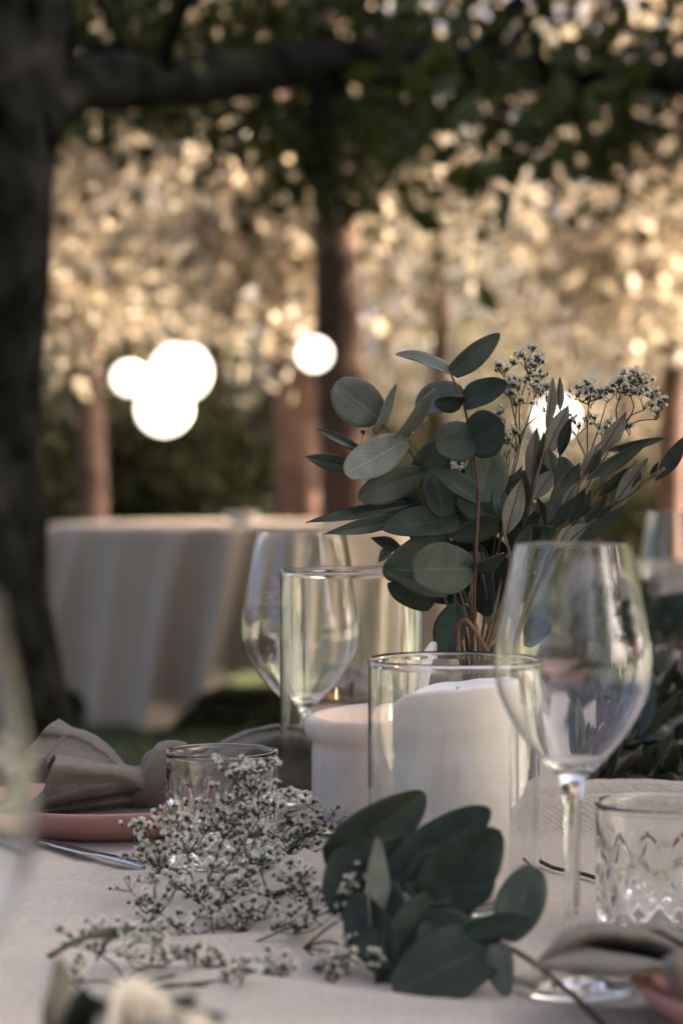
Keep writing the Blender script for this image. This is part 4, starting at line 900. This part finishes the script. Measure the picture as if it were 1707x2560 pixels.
# twig on the cloth behind the wine stem
tg = crom([P(1335, 2155, 1.50), P(1380, 2180, 1.47), P(1440, 2194, 1.45), P(1495, 2212, 1.425)], 26)
for p in tg: p.z = TZ + .0035 + ridge(p.x, p.y)
mb = MB(); mb.tube(tg, [.0012 + .0005 * abs(math.sin(i * 1.3)) for i in range(26)], 6); tag(mb.build('twig', 'twig'), 'thin brown twig lying on the cloth behind the wine glass stem', 'twig')

# roses and the garland down the table
def rose(c, r, label, m='rose', axis=(0, 0, 1), group='pale roses of the garland'):
    c = Vector(c); t = thing('rose', label, 'rose', c, group); rot = Vector(axis).to_track_quat('Z', 'Y').to_matrix()
    k = 0
    for layer, (n, rr, open_) in enumerate(((3, .34, .05), (4, .55, .16), (5, .78, .36), (6, 1.0, .62))):
        for i in range(n):
            a0 = 2 * math.pi * (i / n) + layer * .7; V = []; Fc = []; A, B = 9, 8; span = 2.2 / n + .5
            for y in range(B):
                v = y / (B - 1)
                for x in range(A):
                    u = x / (A - 1) * 2 - 1; a = a0 + u * span * (.35 + .65 * math.sin(min(1, v + .25) * math.pi / 2))
                    rad = r * rr * (.25 + .75 * math.sin(v * math.pi / 2)) * (1 + open_ * .45 * v * v); z = r * (1.25 - .25 * layer * .6) * v * (1 - .25 * u * u * v) - r * .5 - open_ * r * .45 * v ** 3
                    V.append(c + rot @ Vector((rad * math.cos(a), rad * math.sin(a), z + .03 * r * math.sin(u * 4 + i))))
            for y in range(B - 1):
                for x in range(A - 1): Fc.append([y * A + x, y * A + x + 1, (y + 1) * A + x + 1, (y + 1) * A + x])
            o = obj('petal', V, Fc, m, t); s = o.modifiers.new('thickness', 'SOLIDIFY'); s.thickness = r * .02
    mb = MB(); b = c - rot @ Vector((0, 0, r * .52)); mb.tube([b, b - rot @ Vector((0, 0, r * .5)), b - rot @ Vector((0, 0, r * 1.4))], [r * .16, r * .09, r * .08], 8); mb.build('stem', 'stem_green', t)
    return t
rose(P(400, 2650, .78), .026, 'cream rose lying in the lower left corner below the baby\'s breath', axis=(.9, -.3, .5))
rose(P(540, 2700, .76), .020, 'half-open cream rose beside the larger one in the lower left corner', axis=(1, -.2, .4))
for (px, py, d, r, lb) in ((1690, 1770, 2.25, .026, 'pale rose in the garland at the right edge, higher one'), (1700, 1900, 1.95, .024, 'pale rose in the garland at the right edge above the tumbler'), (1640, 1660, 2.6, .024, 'far pale rose in the garland by the place card')):
    rose(P(px, py, d), r, lb, m='pale_petal', axis=(-.3, -.6, .7))
def olive_garland(label, pts, nleaf, L, w, kind='o', mp=None, seed=0, r=.0016):
    random.seed(seed); q = crom([P(*p) for p in pts], 30); t = thing('olive_branch' if kind == 'o' else 'eucalyptus_sprig', label, 'foliage', q[0], 'garland down the table')
    mb = MB(); mb.tube(q, [r * (1 - .5 * i / 29) for i in range(30)], 6); mb.build('stem', 'stem_olive', t)
    for k in range(nleaf):
        i = int(2 + 27 * k / nleaf); b = q[i]; ax = (q[min(i + 1, 29)] - q[i - 1]).normalized(); side = Vector((random.gauss(0, 1), random.gauss(0, 1), random.gauss(.35, .8))); side = (side - ax * side.dot(ax)).normalized()
        tp = b + (ax * random.uniform(.3, .9) + side * random.uniform(.6, 1)).normalized() * L * random.uniform(.7, 1.2)
        if tp.z < TZ + .006: tp.z = TZ + .006
        leaf(t, b, tp, w * F / b.y * random.uniform(.8, 1.2), kind=kind, face=random.choice('uul'), roll=random.uniform(-60, 60), cup=.3, bend=random.uniform(-.1, .1), matpair=mp, rows=8, cols=5)
    return t
olive_garland('dark olive branch behind the right tumbler rim, lowest of the garland', [(1400, 1985, 1.86), (1480, 1960, 1.84), (1580, 1950, 1.83), (1720, 1965, 1.80)], 34, .055, .013, seed=3)
olive_garland('dark olive branch above the right tumbler, right of the wine glass bowl', [(1430, 1930, 1.95), (1520, 1880, 1.95), (1610, 1850, 1.95), (1730, 1850, 1.92)], 40, .055, .014, seed=4)
olive_garland('olive branch rising beside the wine glass bowl in the garland', [(1480, 1900, 2.1), (1560, 1820, 2.1), (1630, 1770, 2.12), (1720, 1740, 2.1)], 40, .055, .014, seed=5)
olive_garland('olive branch seen through the right side of the wine glass bowl', [(1400, 1800, 2.4), (1490, 1750, 2.35), (1570, 1700, 2.35), (1680, 1690, 2.35)], 34, .055, .014, seed=6)
olive_garland('dark eucalyptus of the garland behind the wine glass rim', [(1470, 1700, 2.75), (1540, 1620, 2.8), (1600, 1570, 2.85), (1690, 1560, 2.9)], 34, .05, .036, kind='e', mp=('euc_top', 'euc_mid'), seed=7)
olive_garland('grey eucalyptus of the far garland beside the far wine glass', [(1420, 1640, 3.1), (1480, 1560, 3.15), (1540, 1530, 3.2), (1640, 1530, 3.3)], 36, .055, .042, kind='e', mp=('euc_mid', 'euc_under'), seed=8)
olive_garland('dark leafy stem in the lower left corner beside the cream rose', [(110, 2610, .86), (210, 2600, .85), (290, 2610, .84), (380, 2640, .83)], 12, .034, .016, seed=9)
random.seed(21)
# place card
c = P(1594, 1636, 2.25); mb = MB(); mb.box(c, .030, .0008, .024, (Vector((.98, .2, 0)), Vector((-.2, .98, 0)), Vector((0, 0, 1)))); mb.box(c + Vector((0, .010, -.002)), .030, .0008, .024, (Vector((.98, .2, 0)), Vector((-.2, .98, 0)), Vector((0, 0, 1))))
mb.tube([Vector((c.x, c.y + .005, TZ + .001)), Vector((c.x, c.y + .005, c.z - .008))], .0025, 8); tag(mb.build('place_card', 'paper', smooth=False), 'small pale place card standing right of the wine glass bowl', 'place card')
# the same kind of glass very close to the camera, out of focus
wineglass((-.1335, .62), 'out-of-focus wine glass close to the camera at the left edge', .2405, .0318, .0424, .170, .1105, .036)

# ------------------------------------------------------------------ lanterns hanging between the trees
def lantern(px, py, d, rp, label):
    c = P(px, py, d); r = rp * d / F; t = thing('lantern', label, 'lantern', c, 'white globe lanterns')
    pr = []
    for i in range(37):
        a = math.pi * (i + .35) / 37.7 - math.pi / 2; pr.append((r * math.cos(a) * (1 + .010 * (i % 2)), r * math.sin(a) * .97))
    pr[0] = (r * .16, pr[0][1]); pr[-1] = (r * .16, pr[-1][1])
    V, Fc = lathe(pr, c, 40); obj('globe', V, Fc, 'lantern_paper', t)
    V, Fc = lathe([(.0001, r * .93), (r * .2, r * .93), (r * .2, r * 1.0), (r * .05, r * 1.03), (.0001, r * 1.03)], c, 20); obj('cap', V, Fc, 'cord', t)
    mb = MB(); mb.tube([c + Vector((0, 0, r * 1.02)), c + Vector((.01, 0, r + .6)), c + Vector((0, .02, 3.4))], .004, 5); mb.build('hanging_cord', 'cord', t)
lantern(452, 931, 11.0, 74, 'largest white globe lantern of the cluster of three over the round table')
lantern(411, 1021, 10.6, 68, 'lowest white globe lantern of the cluster of three over the round table')
lantern(325, 945, 12.5, 42, 'smallest white globe lantern of the cluster of three over the round table')
lantern(786, 885, 9.3, 42, 'single white globe lantern against the broad red trunk')
lantern(1388, 1044, 12.0, 54, 'white globe lantern partly hidden by the baby\'s breath of the bouquet')
# a small white bowl on the table behind
bc = P(602, 1290, 9.3); V, Fc = lathe([(.0001, 0), (.04, 0), (.05, .012), (.075, .036), (.085, .050), (.080, .050), (.045, .014), (.0001, .010)], (bc.x, bc.y, TOP2 + .006), 32)
tag(obj('bowl', V, Fc, 'ribbon'), 'white bowl on the round cloth-covered table behind', 'bowl')
